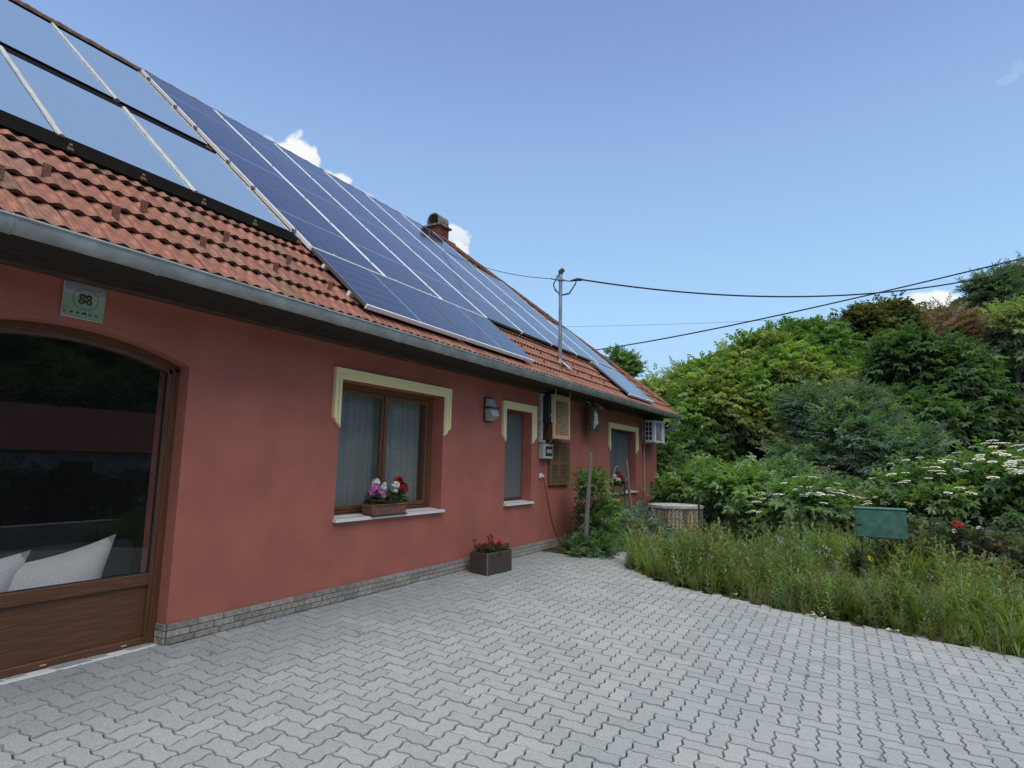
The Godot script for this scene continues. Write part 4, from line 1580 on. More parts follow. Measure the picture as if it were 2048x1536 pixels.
func make_cables() -> void:
	var mast := thing("service_mast", "grey steel service mast standing through the roof tiles", "mast", Vector3(9.04, 3.0, 0.05))
	var s := Shape.new()
	s.tube([Vector3(0, -0.25, 0), Vector3(0, 1.66, 0)], 0.030, 12)
	part("pole", s, M.steel, mast)
	s = Shape.new()
	s.tube([Vector3(0, -0.05, 0), Vector3(0, 0.10, 0), Vector3(0, 0.13, 0)], [0.060, 0.042, 0.034], 12)
	part("roof_collar", s, M.dull_white, mast)
	s = Shape.new()
	s.box(Vector3(0.02, 0.02, 0.12), Vector3(0.16, 0.20, 0.004), 0.0, roof_basis())
	part("flashing", s, M.zinc, mast)
	s = Shape.new()
	s.tube([Vector3(0, 1.64, 0), Vector3(0, 1.69, 0), Vector3(0.03, 1.725, 0.01), Vector3(0.06, 1.70, 0.03)], [0.036, 0.045, 0.04, 0.03], 10)
	part("weather_head", s, M.cable, mast)
	s = Shape.new()
	s.tube([Vector3(-0.16, 1.53, -0.10), Vector3(0.16, 1.55, 0.10)], 0.014, 8)
	s.box(Vector3(0, 1.54, 0), Vector3(0.09, 0.05, 0.09), 0.006)
	part("cross_arm", s, M.steel, mast)
	s = Shape.new()
	s.tube([Vector3(0.04, 1.71, 0.03), Vector3(0.05, 1.62, -0.07), Vector3(-0.02, 1.48, -0.13), Vector3(-0.04, 1.34, -0.08), Vector3(0.01, 1.27, 0.04), Vector3(0.08, 1.31, 0.13), Vector3(0.14, 1.44, 0.19), Vector3(0.22, 1.58, 0.22)], 0.009, 8)
	s.tube([Vector3(0.03, 1.70, 0.03), Vector3(-0.05, 1.60, -0.05), Vector3(-0.08, 1.42, -0.10), Vector3(-0.02, 1.25, 0.0), Vector3(0.09, 1.29, 0.12), Vector3(0.20, 1.50, 0.20)], 0.008, 8)
	part("cable_loop", s, M.cable, mast)
	s = Shape.new()
	s.tube([Vector3(0.16, 1.55, 0.10), Vector3(0.24, 1.585, 0.21), Vector3(0.29, 1.585, 0.28)], [0.012, 0.030, 0.022], 10)
	part("clamp_insulator", s, M.cable, mast)
	# the service cable swings to a street pole out of view
	var eye := Vector3(0, 1.344, 4.397)
	var pole := eye + Vector3(1.34, 0.405, 0.415) * 14.0
	var from := Vector3(9.04, 3.0, 0.05) + Vector3(0.29, 1.585, 0.28)
	s = Shape.new()
	s.tube(hang(from, pole, 0.82, 30), 0.015, 8)
	one("service_cable", s, M.cable, "thick black cable sagging from the mast top to the right", "cable")
	s = Shape.new()
	s.tube(hang(pole + Vector3(0, 0.0, 0.02), eye + Vector3(0.900, 0.187, -0.420) * 46.0, 0.35, 30), [0.020, 0.020, 0.020, 0.021, 0.022, 0.023, 0.024, 0.025, 0.026, 0.028, 0.029, 0.030, 0.031, 0.032, 0.033, 0.034, 0.035, 0.036, 0.036, 0.036, 0.036, 0.036, 0.036, 0.036, 0.036, 0.036, 0.036, 0.036, 0.036, 0.036, 0.036], 8)
	one("street_cable", s, M.cable, "thick cable rising from behind the roof to the upper right", "cable")
	s = Shape.new()
	s.tube(hang(eye + Vector3(1.40, 0.322, 0.50) * 16.0, eye + Vector3(0.965, 0.150, -0.28) * 40.0, 0.9, 24), 0.017, 6)
	one("lower_cable", s, M.cable, "lower black cable crossing in front of the tree tops", "cable")
	s = Shape.new()
	s.tube(hang(eye + Vector3(0.80, 0.225, -0.55) * 42.0, eye + Vector3(1.12, 0.256, 0.02) * 42.0, 0.25, 16), 0.010, 6)
	one("thin_wire", s, M.cable, "very thin wire crossing the sky behind the mast", "wire")
	s = Shape.new()
	s.tube(hang(Vector3(9.04, 3.0, 0.05) + Vector3(-0.16, 1.53, -0.10), on_roof(9.4, 4.4, 0.15), 0.12, 16), 0.006, 6)
	one("stay_wire", s, M.cable, "thin stay wire from the mast back over the solar panels", "wire")


# ------------------------------------------------------------------ leaves and trees
# one leaf: folded along its rib, pointing along dir
func leaf_into(s: Shape, at: Vector3, dir: Vector3, up: Vector3, length: float, width: float, droop := 0.25) -> void:
	var side := dir.cross(up).normalized()
	var nn := side.cross(dir).normalized()
	var mid := at + dir * length * 0.5 + nn * length * 0.05
	var tip := at + dir * length - nn * length * droop
	var l := mid + side * width - nn * width * -0.35
	var r := mid - side * width - nn * width * -0.35
	var b0 := s.v.size()
	s.vert(at, nn)
	s.vert(l, (nn - side * 0.35).normalized())
	s.vert(tip, nn)
	s.vert(r, (nn + side * 0.35).normalized())
	s.i.append_array(PackedInt32Array([b0, b0 + 2, b0 + 1, b0, b0 + 3, b0 + 2]))

# a twig 1 long: leaves to both sides of a stem along z
func twig(n: int, length: float, width: float, droop: float, sd: int) -> ArrayMesh:
	var r := RandomNumberGenerator.new()
	r.seed = sd
	var s := Shape.new()
	for k in n:
		var u := (k + 0.5) / n
		var side := 1.0 if k % 2 else -1.0
		var dir := Vector3(side * r.randf_range(0.5, 1.0), r.randf_range(-0.55, 0.35), r.randf_range(0.2, 0.9))
		if k == n - 1:
			dir = Vector3(r.randf_range(-0.2, 0.2), -0.1, 1)
		leaf_into(s, Vector3(0, -0.12 * u * u, u * 0.8), dir.normalized(), Vector3(r.randf_range(-0.6, 0.6), 0.8, r.randf_range(0.1, 1.1)).normalized(), length * r.randf_range(0.8, 1.2), width * r.randf_range(0.85, 1.15), droop)
	return s.mesh()

func tint_of(c: Array, spread: float) -> Color:
	var k := 1.0 + rng.randfn() * spread
	var w := rng.randfn() * spread * 0.5
	return Color(clampf(c[0] * 1.16 * (k + w), 0.004, 0.5), clampf(c[1] * k, 0.006, 0.5), clampf(c[2] * 1.45 * (k - w), 0.002, 0.5))

# where the twigs of a crown sit: clumps round the branch tips of some rounded masses
func crown_places(tips: Array, per_tip: int, spread: float, size: float, colors: Array, centre: Vector3, places: Array, tints: Array) -> void:
	for tip in tips:
		var base: Array = colors[rng.randi() % colors.size()]
		var shade := 1.0 + rng.randfn() * 0.12
		for k in per_tip:
			var o := Vector3(rng.randfn(), rng.randfn() * 0.75, rng.randfn()) * spread * 0.55
			var at: Vector3 = tip + o
			var out := (at - centre).normalized() * 0.7 + o.normalized() * 0.8 + Vector3(rng.randfn(), rng.randfn() * 0.6 - 0.15, rng.randfn()) * 0.5
			if out.length() < 0.05 or absf(out.normalized().y) > 0.98:
				out = Vector3(1, 0.1, 0.2)
			var b := Basis.looking_at(-out.normalized(), Vector3.UP) * Basis(Vector3(0, 0, 1), rng.randfn() * 0.5)
			places.append(Transform3D(b.scaled(Vector3.ONE * size * rng.randf_range(0.75, 1.25)), at))
			var c := tint_of(base, 0.16)
			tints.append(Color(c.r * shade, c.g * shade, c.b * shade))

# masses: [centre, radii, number of branch tips]
func make_tree(called: String, label: String, foot: Vector3, fork: Vector3, trunk_r: float, masses: Array, per_tip: int, spread: float, mesh: Mesh, size: float, colors: Array, sd: int, bark: Material, leafy: Material, group := "", category := "tree") -> Node3D:
	rng.seed = sd
	var o := thing(called, label, category, foot, group)
	var wood := Shape.new()
	var f := fork - foot
	var bend := Vector3(rng.randf_range(-0.12, 0.12), 0, rng.randf_range(-0.12, 0.12)) * f.length()
	wood.tube([Vector3(0, -0.3, 0), f * 0.25 + bend * 0.5, f * 0.6 + bend, f], [trunk_r * 1.35, trunk_r * 1.05, trunk_r * 0.9, trunk_r * 0.75], 9)
	var places := []
	var tints := []
	for m in masses:
		var c: Vector3 = m[0] - foot - Vector3(0, m[1].y * 0.16, 0)
		var rad: Vector3 = m[1] * 0.9
		var hub := c - Vector3(0, rad.y * 0.35, 0)
		var elbow := f.lerp(hub, 0.5) + Vector3(rng.randfn(), rng.randfn() * 0.4, rng.randfn()) * 0.2
		if f.distance_to(hub) > 0.2:
			wood.tube([f, elbow, hub], [trunk_r * 0.7, trunk_r * 0.5, trunk_r * 0.34], 7)
		var tips := []
		for k in m[2]:
			var d := Vector3(rng.randfn(), rng.randfn(), rng.randfn()).normalized()
			if d.y < -0.45:
				d.y = -d.y * 0.6
			var tip := c + d * rad * pow(rng.randf(), 0.30) * rng.randf_range(0.85, 1.12)
			tips.append(tip)
			var start: Vector3 = hub if rng.randf() < 0.6 else elbow
			if start.distance_to(tip) > 0.15:
				var midp := start.lerp(tip, 0.5) + Vector3(rng.randfn(), rng.randfn() + 0.4, rng.randfn()) * 0.1 * rad.x
				wood.tube([start, midp, tip], [trunk_r * 0.24, trunk_r * 0.15, trunk_r * 0.05], 5, false)
		crown_places(tips, per_tip, spread, size, colors, c - Vector3(0, rad.y * 0.6, 0), places, tints)
	part("trunk", wood, bark, o)
	scatter("crown", mesh, leafy, places, tints, o)
	return o

func make_trees() -> void:
	var walnut := twig(11, 0.50, 0.095, 0.45, 33)
	var green := [[0.158, 0.309, 0.080], [0.128, 0.264, 0.072], [0.205, 0.364, 0.095]]
	var light := [[0.248, 0.400, 0.102], [0.205, 0.375, 0.095], [0.301, 0.400, 0.117]]
	var dark := [[0.090, 0.182, 0.068], [0.109, 0.208, 0.075], [0.132, 0.235, 0.086]]
	var brownish := [[0.121, 0.174, 0.068], [0.137, 0.138, 0.053], [0.103, 0.174, 0.063]]
	var greyish := [[0.169, 0.275, 0.167], [0.200, 0.309, 0.198], [0.139, 0.242, 0.135]]
	var g := "trees beyond the garden fence"
	make_tree("slender_tree", "thin airy tree top showing just above the roof corner", Vector3(24.6, -0.1, -4.5), Vector3(24.55, 2.6, -4.5), 0.10, [[Vector3(24.5, 5.5, -4.45), Vector3(0.75, 1.15, 0.75), 13], [Vector3(24.7, 3.6, -4.4), Vector3(1.1, 1.2, 1.1), 16]], 68, 0.33, broad_twig, 0.27, green, 101, M.bark_grey, M.leaf, g)
	make_tree("leafy_tree", "light green leafy tree nearest the far corner of the house", Vector3(21.8, -0.1, -1.6), Vector3(21.8, 1.5, -1.6), 0.16, [[Vector3(21.8, 3.5, -1.7), Vector3(1.5, 1.4, 1.4), 34], [Vector3(21.5, 2.2, -2.3), Vector3(1.5, 1.5, 1.3), 28], [Vector3(22.3, 4.4, -0.5), Vector3(1.0, 0.8, 1.0), 16], [Vector3(21.3, 1.2, -1.0), Vector3(1.5, 1.1, 1.2), 22]], 210, 0.51, broad_twig, 0.26, light, 102, M.bark, M.leaf, g)
	make_tree("walnut_tree", "broad yellow-green walnut tree with a leaning bare forked trunk", Vector3(21.3, -0.2, 2.8), Vector3(21.0, 1.7, 2.5), 0.17, [[Vector3(21.2, 4.35, 1.5), Vector3(1.8, 1.4, 1.7), 45], [Vector3(19.9, 3.1, 0.9), Vector3(1.9, 1.25, 1.5), 40], [Vector3(22.0, 3.7, 2.6), Vector3(1.4, 1.3, 1.3), 28], [Vector3(20.3, 3.9, 0.3), Vector3(1.2, 0.9, 1.0), 19]], 210, 0.56, walnut, 0.25, light, 103, M.bark, M.leaf, g)
	make_tree("tall_walnut", "taller mid green tree behind the yellow-green walnut", Vector3(25.2, -0.2, 2.8), Vector3(25.2, 3.0, 2.9), 0.16, [[Vector3(25.3, 5.95, 2.95), Vector3(1.5, 1.25, 1.4), 32], [Vector3(24.2, 4.5, 2.6), Vector3(1.5, 1.9, 1.4), 34], [Vector3(25.0, 4.2, 4.1), Vector3(1.7, 1.7, 1.5), 33]], 196, 0.56, walnut, 0.26, green, 104, M.bark, M.leaf, g)
	make_tree("dark_tree", "tallest dark brownish green tree left of the wooded hill", Vector3(27.8, -0.2, 5.3), Vector3(27.8, 3.2, 5.3), 0.20, [[Vector3(27.85, 6.75, 5.2), Vector3(1.5, 1.6, 1.5), 40], [Vector3(28.3, 4.5, 6.3), Vector3(1.6, 1.6, 1.5), 29], [Vector3(27.2, 4.4, 4.6), Vector3(1.5, 1.5, 1.4), 27]], 204, 0.53, walnut, 0.27, brownish, 105, M.bark, M.leaf, g)
	make_tree("chestnut_tree", "large dark green drooping tree with dark stems, right of the middle", Vector3(21.4, -0.3, 7.1), Vector3(20.95, 2.0, 6.5), 0.19, [[Vector3(20.8, 4.0, 6.35), Vector3(1.25, 1.25, 1.35), 39], [Vector3(20.0, 2.6, 5.9), Vector3(1.5, 1.0, 1.3), 31], [Vector3(21.4, 2.8, 7.3), Vector3(1.0, 1.2, 1.1), 26], [Vector3(20.9, 4.6, 5.9), Vector3(1.0, 0.8, 0.9), 13]], 217, 0.47, walnut, 0.27, dark, 106, M.bark, M.leaf, g)
	make_tree("grey_willow", "grey-green fine leaved shrubby tree in front of the taller trees", Vector3(17.4, -0.2, 4.3), Vector3(17.4, 0.8, 4.25), 0.10, [[Vector3(17.9, 2.9, 3.4), Vector3(0.5, 0.5, 0.5), 12], [Vector3(16.9, 1.7, 5.2), Vector3(0.7, 0.7, 0.6), 20], [Vector3(17.3, 1.5, 3.3), Vector3(0.7, 0.8, 0.6), 20], [Vector3(17.4, 2.2, 4.15), Vector3(0.9, 0.9, 0.8), 34], [Vector3(17.2, 1.2, 4.5), Vector3(1.2, 0.9, 1.1), 32], [Vector3(17.8, 2.8, 4.4), Vector3(0.6, 0.55, 0.6), 11]], 85, 0.40, fine_twig, 0.42, greyish, 107, M.bark_grey, M.leaf_matt, g)
	make_tree("shady_thicket", "dark green thicket beside the far corner of the house", Vector3(18.5, -0.1, 0.0), Vector3(18.5, 0.6, 0.0), 0.09, [[Vector3(18.5, 1.5, 0.0), Vector3(1.4, 1.0, 1.2), 34], [Vector3(18.2, 0.8, -1.4), Vector3(1.5, 0.9, 1.1), 31], [Vector3(19.0, 2.6, -2.0), Vector3(1.2, 1.0, 1.0), 22]], 204, 0.46, broad_twig, 0.30, dark, 108, M.bark, M.leaf, g)
	make_tree("hillfoot_tree", "mid green tree at the foot of the hill on the far right", Vector3(28.0, 0.0, 9.0), Vector3(28.0, 1.8, 9.0), 0.16, [[Vector3(28.0, 2.6, 8.9), Vector3(1.3, 1.2, 1.3), 30], [Vector3(29.0, 1.8, 10.4), Vector3(1.3, 1.0, 1.3), 24]], 196, 0.56, broad_twig, 0.27, green, 109, M.bark, M.leaf, g)
	make_tree("back_tree", "dull green tree filling the gap under the tall walnut", Vector3(24.3, -0.2, 0.2), Vector3(24.3, 1.6, 0.2), 0.14, [[Vector3(24.3, 3.3, 0.2), Vector3(1.6, 1.5, 1.5), 31], [Vector3(23.6, 2.0, 1.4), Vector3(1.4, 1.3, 1.3), 24], [Vector3(24.2, 2.2, 5.6), Vector3(1.5, 1.6, 1.4), 27], [Vector3(22.9, 1.4, 3.8), Vector3(1.4, 1.2, 1.3), 24]], 190, 0.56, broad_twig, 0.27, green, 110, M.bark, M.leaf, g)

# ------------------------------------------------------------------ the hill and what lies behind the camera
func make_far_places() -> void:
	rng.seed = 60
	far_leaf = twig(5, 0.55, 0.16, 0.2, 34)
	# a far tree: clumps of leaves over a rounded crown, about 1 high
	var crown := Shape.new()
	for k in 190:
		var d := Vector3(rng.randfn(), rng.randfn(), rng.randfn()).normalized()
		if d.y < -0.5:
			d.y *= -1.0
		var at := Vector3(0, 0.62, 0) + d * Vector3(0.36, 0.40, 0.36) * pow(rng.randf(), 0.3) * rng.randf_range(0.85, 1.15)
		for q in 3:
			var dir := (d + Vector3(rng.randfn(), rng.randfn() * 0.6, rng.randfn()) * 0.7).normalized()
			leaf_into(crown, at, dir, (d + Vector3(rng.randfn() * 0.4, 0.7, rng.randfn() * 0.4)).normalized(), 0.11, 0.040)
	var far_mesh := crown.mesh()
	var places := []
	var tints := []
	var kinds := [[0.125, 0.237, 0.075], [0.162, 0.279, 0.088], [0.099, 0.194, 0.069], [0.193, 0.272, 0.105], [0.136, 0.149, 0.077]]
	for k in 5200:
		var a := deg_to_rad(rng.randf_range(-9.0, 168.0))
		var r := sqrt(rng.randf_range(40.0 * 40.0, 165.0 * 165.0))
		var x := cos(a) * r
		var z := sin(a) * r
		var y := ground_y(x, z)
		if y < 0.15 and r < 60.0 and rng.randf() < 0.5:
			continue
		if absf(x - 12.0) < 34.0 and z > 15.0 and z < 46.0:
			continue
		if Vector2(x - 52.5, z - 14.0).length() < 7.0 or (Vector2(x, z).normalized().dot(Vector2(0.965, 0.262)) > 0.9945 and r < 52.0):
			continue
		var h := rng.randf_range(3.6, 6.8)
		places.append(Transform3D(Basis(Vector3.UP, rng.randf() * TAU).scaled(Vector3(h * rng.randf_range(0.9, 1.25), h, h * rng.randf_range(0.9, 1.25))), Vector3(x, y - 0.6, z)))
		tints.append(tint_of(kinds[rng.randi() % kinds.size()], 0.12))
	var woods := scatter("hillside_woods", far_mesh, M.leaf_matt, places, tints, self)
	tag(woods, "mixed woodland covering the hill on the right and behind the yard", "woodland")
	# single trees one can tell apart on the skyline
	var g := "trees on the skyline of the hill"
	make_tree("skyline_pine", "dark pine on the hilltop skyline, left of the top right corner", Vector3(74.6, ground_y(74.6, 17.0) - 0.3, 17.0), Vector3(74.6, 17.6, 17.0), 0.22, [[Vector3(74.6, 19.6, 17.0), Vector3(2.0, 1.3, 2.0), 26], [Vector3(74.4, 18.2, 17.4), Vector3(2.4, 0.9, 2.2), 22]], 26, 1.0, fine_twig, 1.2, [[0.094, 0.167, 0.088], [0.125, 0.194, 0.105]], 121, M.bark, M.leaf_matt, g)
	make_tree("skyline_pine", "airy tall pine on the hilltop at the right edge of the picture", Vector3(83.0, ground_y(83.0, 21.0) - 0.3, 21.0), Vector3(83.0, 20.5, 21.0), 0.24, [[Vector3(83.0, 22.6, 21.0), Vector3(1.7, 1.6, 1.7), 24], [Vector3(83.2, 20.6, 21.3), Vector3(2.2, 1.2, 2.2), 20]], 24, 1.0, fine_twig, 1.2, [[0.107, 0.175, 0.099], [0.138, 0.194, 0.115]], 122, M.bark, M.leaf_matt, g)
	make_tree("dying_tree", "reddish brown half dry tree on the skyline beside the dark tree", Vector3(56.0, ground_y(56.0, 9.0) - 0.3, 9.0), Vector3(56.0, 10.8, 9.0), 0.16, [[Vector3(56.0, 12.2, 9.2), Vector3(2.0, 1.5, 2.0), 36], [Vector3(57.0, 12.4, 11.0), Vector3(1.8, 1.3, 1.8), 28]], 20, 0.9, fine_twig, 0.95, [[0.285, 0.185, 0.136], [0.232, 0.192, 0.109], [0.326, 0.217, 0.178]], 123, M.bark_grey, M.leaf_matt, g)
	make_tree("hill_tree", "pale yellow-green rounded tree half way up the hill at the right edge", Vector3(58.0, ground_y(58.0, 15.5) - 0.3, 15.5), Vector3(58.0, 11.0, 15.5), 0.2, [[Vector3(58.0, 12.4, 15.5), Vector3(2.1, 1.6, 2.0), 40], [Vector3(58.4, 10.8, 16.4), Vector3(2.3, 1.4, 2.1), 30]], 34, 0.9, broad_twig, 0.95, [[0.276, 0.400, 0.140], [0.313, 0.400, 0.164]], 124, M.bark, M.leaf_matt, g)
	# a white house among the trees at the right edge
	var h := thing("white_house", "small white house with a grey roof among the trees at the right edge", "house", Vector3(52.5, ground_y(52.5, 14.2) - 0.6, 14.2))
	var lift := 3.3 - (ground_y(52.5, 14.2) - 0.6)
	var w := Shape.new()
	w.slab(-2.5, 2.5, -0.5, lift, -3.0, 4.5)
	part("wall", w, M.white, h)
	var rf := Shape.new()
	rf.face([Vector3(-3.0, lift - 0.2, -3.3), Vector3(-3.0, lift - 0.2, 4.8), Vector3(0, lift + 2.1, 4.8), Vector3(0, lift + 2.1, -3.3)], Vector3(-1, 1, 0))
	rf.face([Vector3(3.0, lift - 0.2, -3.3), Vector3(3.0, lift - 0.2, 4.8), Vector3(0, lift + 2.1, 4.8), Vector3(0, lift + 2.1, -3.3)], Vector3(1, 1, 0))
	part("roof", rf, M.concrete, h)
	# across the yard, seen only in the panes: a long neighbour's house, its hedge and a low wall
	var n := thing("neighbour_house", "long low house with a dull red roof mirrored in the door pane", "house", Vector3(14, -1.0, 25))
	w = Shape.new()
	w.slab(-13, 10, -0.2, 2.7, 0, 7)
	part("wall", w, M.far_wall, n)
	rf = Shape.new()
	rf.face([Vector3(-13.5, 2.55, -0.4), Vector3(10.5, 2.55, -0.4), Vector3(10.5, 4.7, 3.5), Vector3(-13.5, 4.7, 3.5)], Vector3(0, 1, -1))
	rf.face([Vector3(-13.5, 2.55, 7.4), Vector3(10.5, 2.55, 7.4), Vector3(10.5, 4.7, 3.5), Vector3(-13.5, 4.7, 3.5)], Vector3(0, 1, 1))
	part("roof", rf, M.far_roof, n)
	for k in 5:
		var win := Shape.new()
		win.slab(-10.0 + k * 4.2, -8.7 + k * 4.2, 0.9, 2.1, -0.03, -0.002)
		part("window", win, mat(0.03, 0.03, 0.035, 0.1), n)
	places = []
	tints = []
	for k in 5200:
		var p := Vector3(rng.randf_range(-6.0, 22.0), 0, rng.randf_range(16.2, 17.8))
		p.y = rng.randf_range(-0.95, 0.85 + 0.12 * sin(p.x * 1.7) + 0.08 * sin(p.x * 5.1))
		places.append(Transform3D(Basis.from_euler(Vector3(rng.randfn() * 0.5, rng.randf() * TAU, rng.randfn() * 0.4)).scaled(Vector3.ONE * rng.randf_range(0.28, 0.5)), p))
		tints.append(tint_of([0.030, 0.050, 0.018], 0.16))
	var hedge := thing("hedge", "dark clipped hedge mirrored in the door pane", "hedge", Vector3.ZERO)
	scatter("foliage", broad_twig, M.leaf, places, tints, hedge)
	var low := Shape.new()
	low.slab(-8, 24, -1.1, -0.42, 13.5, 13.75, 0.02)
	one("low_wall", low, M.far_wall, "low grey-blue wall at the lower end of the paved yard", "wall")


# ------------------------------------------------------------------ garden
func pot_plant(o: Node3D, w: float, d: float, y: float, n: int, h: float, c: Array, sd: int) -> void:
	rng.seed = sd
	var places := []
	var tints := []
	for k in n:
		var at := Vector3(rng.randf_range(-0.5, 0.5) * w, y + rng.randf() * h * 0.7, rng.randf_range(-0.5, 0.5) * d)
		places.append(Transform3D(Basis.from_euler(Vector3(rng.randf_range(-1.1, 0.2), rng.randf() * TAU, 0)).scaled(Vector3.ONE * h * rng.randf_range(0.45, 0.8)), at))
		tints.append(tint_of(c, 0.25))
	scatter("foliage", broad_twig, M.leaf, places, tints, o)

func flower_head(r: float, n: int, sd: int) -> ArrayMesh:
	var q := RandomNumberGenerator.new()
	q.seed = sd
	var s := Shape.new()
	for k in n:
		var d := Vector3(q.randfn(), q.randfn() * 0.7 + 0.25, q.randfn()).normalized()
		for p in 4:
			var a := TAU * p / 4.0 + q.randf()
			var t := d.cross(Vector3(0.3, 1, 0.2)).normalized()
			var dir := (t * cos(a) + d.cross(t) * sin(a) + d * 0.45).normalized()
			leaf_into(s, d * r * 0.75, dir, d, r * 0.60, r * 0.30, 0.1)
	return s.mesh()

func make_garden() -> void:
	# geranium box on the wide window's sill
	var g := thing("window_box", "terracotta window box of pink, white and red geraniums", "flower box", Vector3(4.90, 0.776, -0.02))
	var s := Shape.new()
	for e in [[0.0, 1.0], [0.012, -1.0]]:
		pass
	s.extrude(PackedVector2Array([Vector2(-0.255, 0.012), Vector2(0.255, 0.012), Vector2(0.280, 0.115), Vector2(-0.280, 0.115)]), -0.07, 0.07)
	s.slab(-0.29, 0.29, 0.105, 0.122, -0.08, 0.08, 0.006)
	part("box", s, M.terracotta, g)
	s = Shape.new()
	s.slab(-0.275, 0.275, 0.001, 0.014, -0.082, 0.088, 0.004)
	part("saucer", s, M.black_metal, g)
	pot_plant(g, 0.52, 0.13, 0.12, 130, 0.13, [0.090, 0.152, 0.048], 201)
	var ball := flower_head(0.045, 26, 41)
	for e in [[-0.20, 0.275, 0.03, "pink", 1.15], [-0.14, 0.235, 0.04, "pink", 1.0], [-0.23, 0.235, 0.02, "pink", 0.9], [-0.10, 0.215, 0.05, "pink", 0.85], [-0.155, 0.345, 0.0, "white", 0.95], [-0.06, 0.29, 0.02, "white", 0.75], [-0.01, 0.325, -0.01, "white", 0.5], [0.135, 0.31, 0.02, "white", 0.95], [0.20, 0.355, 0.0, "red", 1.1], [0.235, 0.285, 0.04, "crimson", 1.25], [0.27, 0.29, 0.02, "red", 0.95], [0.115, 0.25, 0.04, "white", 0.5]]:
		part("flower_head", ball, M["petal_" + e[3]], g, Transform3D(Basis(Vector3.UP, e[0] * 40).scaled(Vector3.ONE * e[4]), Vector3(e[0], e[1], e[2])))
		s = Shape.new()
		s.tube([Vector3(e[0] * 0.85, 0.12, 0), Vector3(e[0] * 0.95, e[1] * 0.7, e[2] * 0.6), Vector3(e[0], e[1], e[2])], 0.0035, 5)
		part("flower_stalk", s, M.stem, g)
	# basket on the last window's sill
	g = thing("flower_basket", "woven basket of geraniums on the last window sill", "flower basket", Vector3(12.05, 0.785, -0.03))
	s = Shape.new()
	s.tube([Vector3(0, 0.0, 0), Vector3(0, 0.06, 0), Vector3(0, 0.13, 0), Vector3(0, 0.145, 0)], [0.24, 0.29, 0.32, 0.33], 16)
	var bk := part("basket", s, M.basket, g, Transform3D(Basis.IDENTITY.scaled(Vector3(1, 1, 0.42)), Vector3.ZERO))
	s = Shape.new()
	var hoop := []
	for k in 17:
		var a := PI * k / 16.0
		hoop.append(Vector3(cos(a) * 0.31, 0.13 + sin(a) * 0.42, 0))
	s.tube(hoop, 0.008, 6)
	part("handle", s, M.dull_white, g)
	pot_plant(g, 0.50, 0.2, 0.13, 70, 0.15, [0.083, 0.145, 0.045], 202)
	for e in [[-0.17, 0.26, 0.07, "white"], [-0.02, 0.33, 0.06, "crimson"], [0.04, 0.28, 0.09, "red"], [0.15, 0.27, 0.08, "white"], [0.24, 0.25, 0.07, "pink"], [-0.22, 0.33, 0.02, "white"], [-0.05, 0.38, 0.02, "crimson"]]:
		part("flower_head", ball, M["petal_" + e[3]], g, Transform3D(Basis(Vector3.UP, e[0] * 50).scaled(Vector3.ONE * 1.25), Vector3(e[0], e[1], e[2])))
	# dark planter on the paving
	g = thing("floor_planter", "dark square-edged planter of red flowers standing on the paving by the wall", "planter", Vector3(6.60, -0.022, 0.270))
	g.rotation.y = -0.072
	s = Shape.new()
	for e in [[-0.255, 0.255, 0.125, 0.140], [-0.255, 0.255, -0.140, -0.125]]:
		s.slab(e[0], e[1], 0.0, 0.265, e[2], e[3], 0.006)
	for x in [-0.262, 0.247]:
		s.slab(x, x + 0.015, 0.0, 0.265, -0.14, 0.14, 0.005)
	s.slab(-0.25, 0.25, 0.0, 0.20, -0.125, 0.125)
	part("box", s, M.planter, g)
	for e in [[-0.262, 0.142], [0.262, 0.142]]:
		s = Shape.new()
		s.slab(e[0] - 0.009, e[0] + 0.009, 0.0, 0.27, e[1] - 0.012, e[1] + 0.005, 0.005)
		part("corner_post", s, mat(0.15, 0.14, 0.14, 0.6), g)
	pot_plant(g, 0.46, 0.24, 0.22, 130, 0.14, [0.075, 0.119, 0.051], 203)
	var bud := flower_head(0.020, 9, 42)
	for k in 18:
		var x := rng.randf_range(-0.24, 0.26)
		var e := Vector3(x, rng.randf_range(0.34, 0.47) - absf(x) * 0.25, rng.randf_range(-0.1, 0.13))
		var near_red := x > 0.05 and x < 0.2 and k % 2 == 0
		part("flower", bud, M.petal_red if near_red else M.petal_crimson, g, Transform3D(Basis.IDENTITY.scaled(Vector3(1, 1.6, 1) * (1.9 if near_red else 0.8)), e - (Vector3(0, 0.05, 0) if near_red else Vector3.ZERO)))
		s = Shape.new()
		s.tube([Vector3(e.x * 0.8, 0.20, e.z * 0.7), e], 0.003, 4)
		part("flower_stalk", s, M.stem, g)

	make_stakes()
	make_well_and_fence()
	make_shrubs()
	make_weeds()

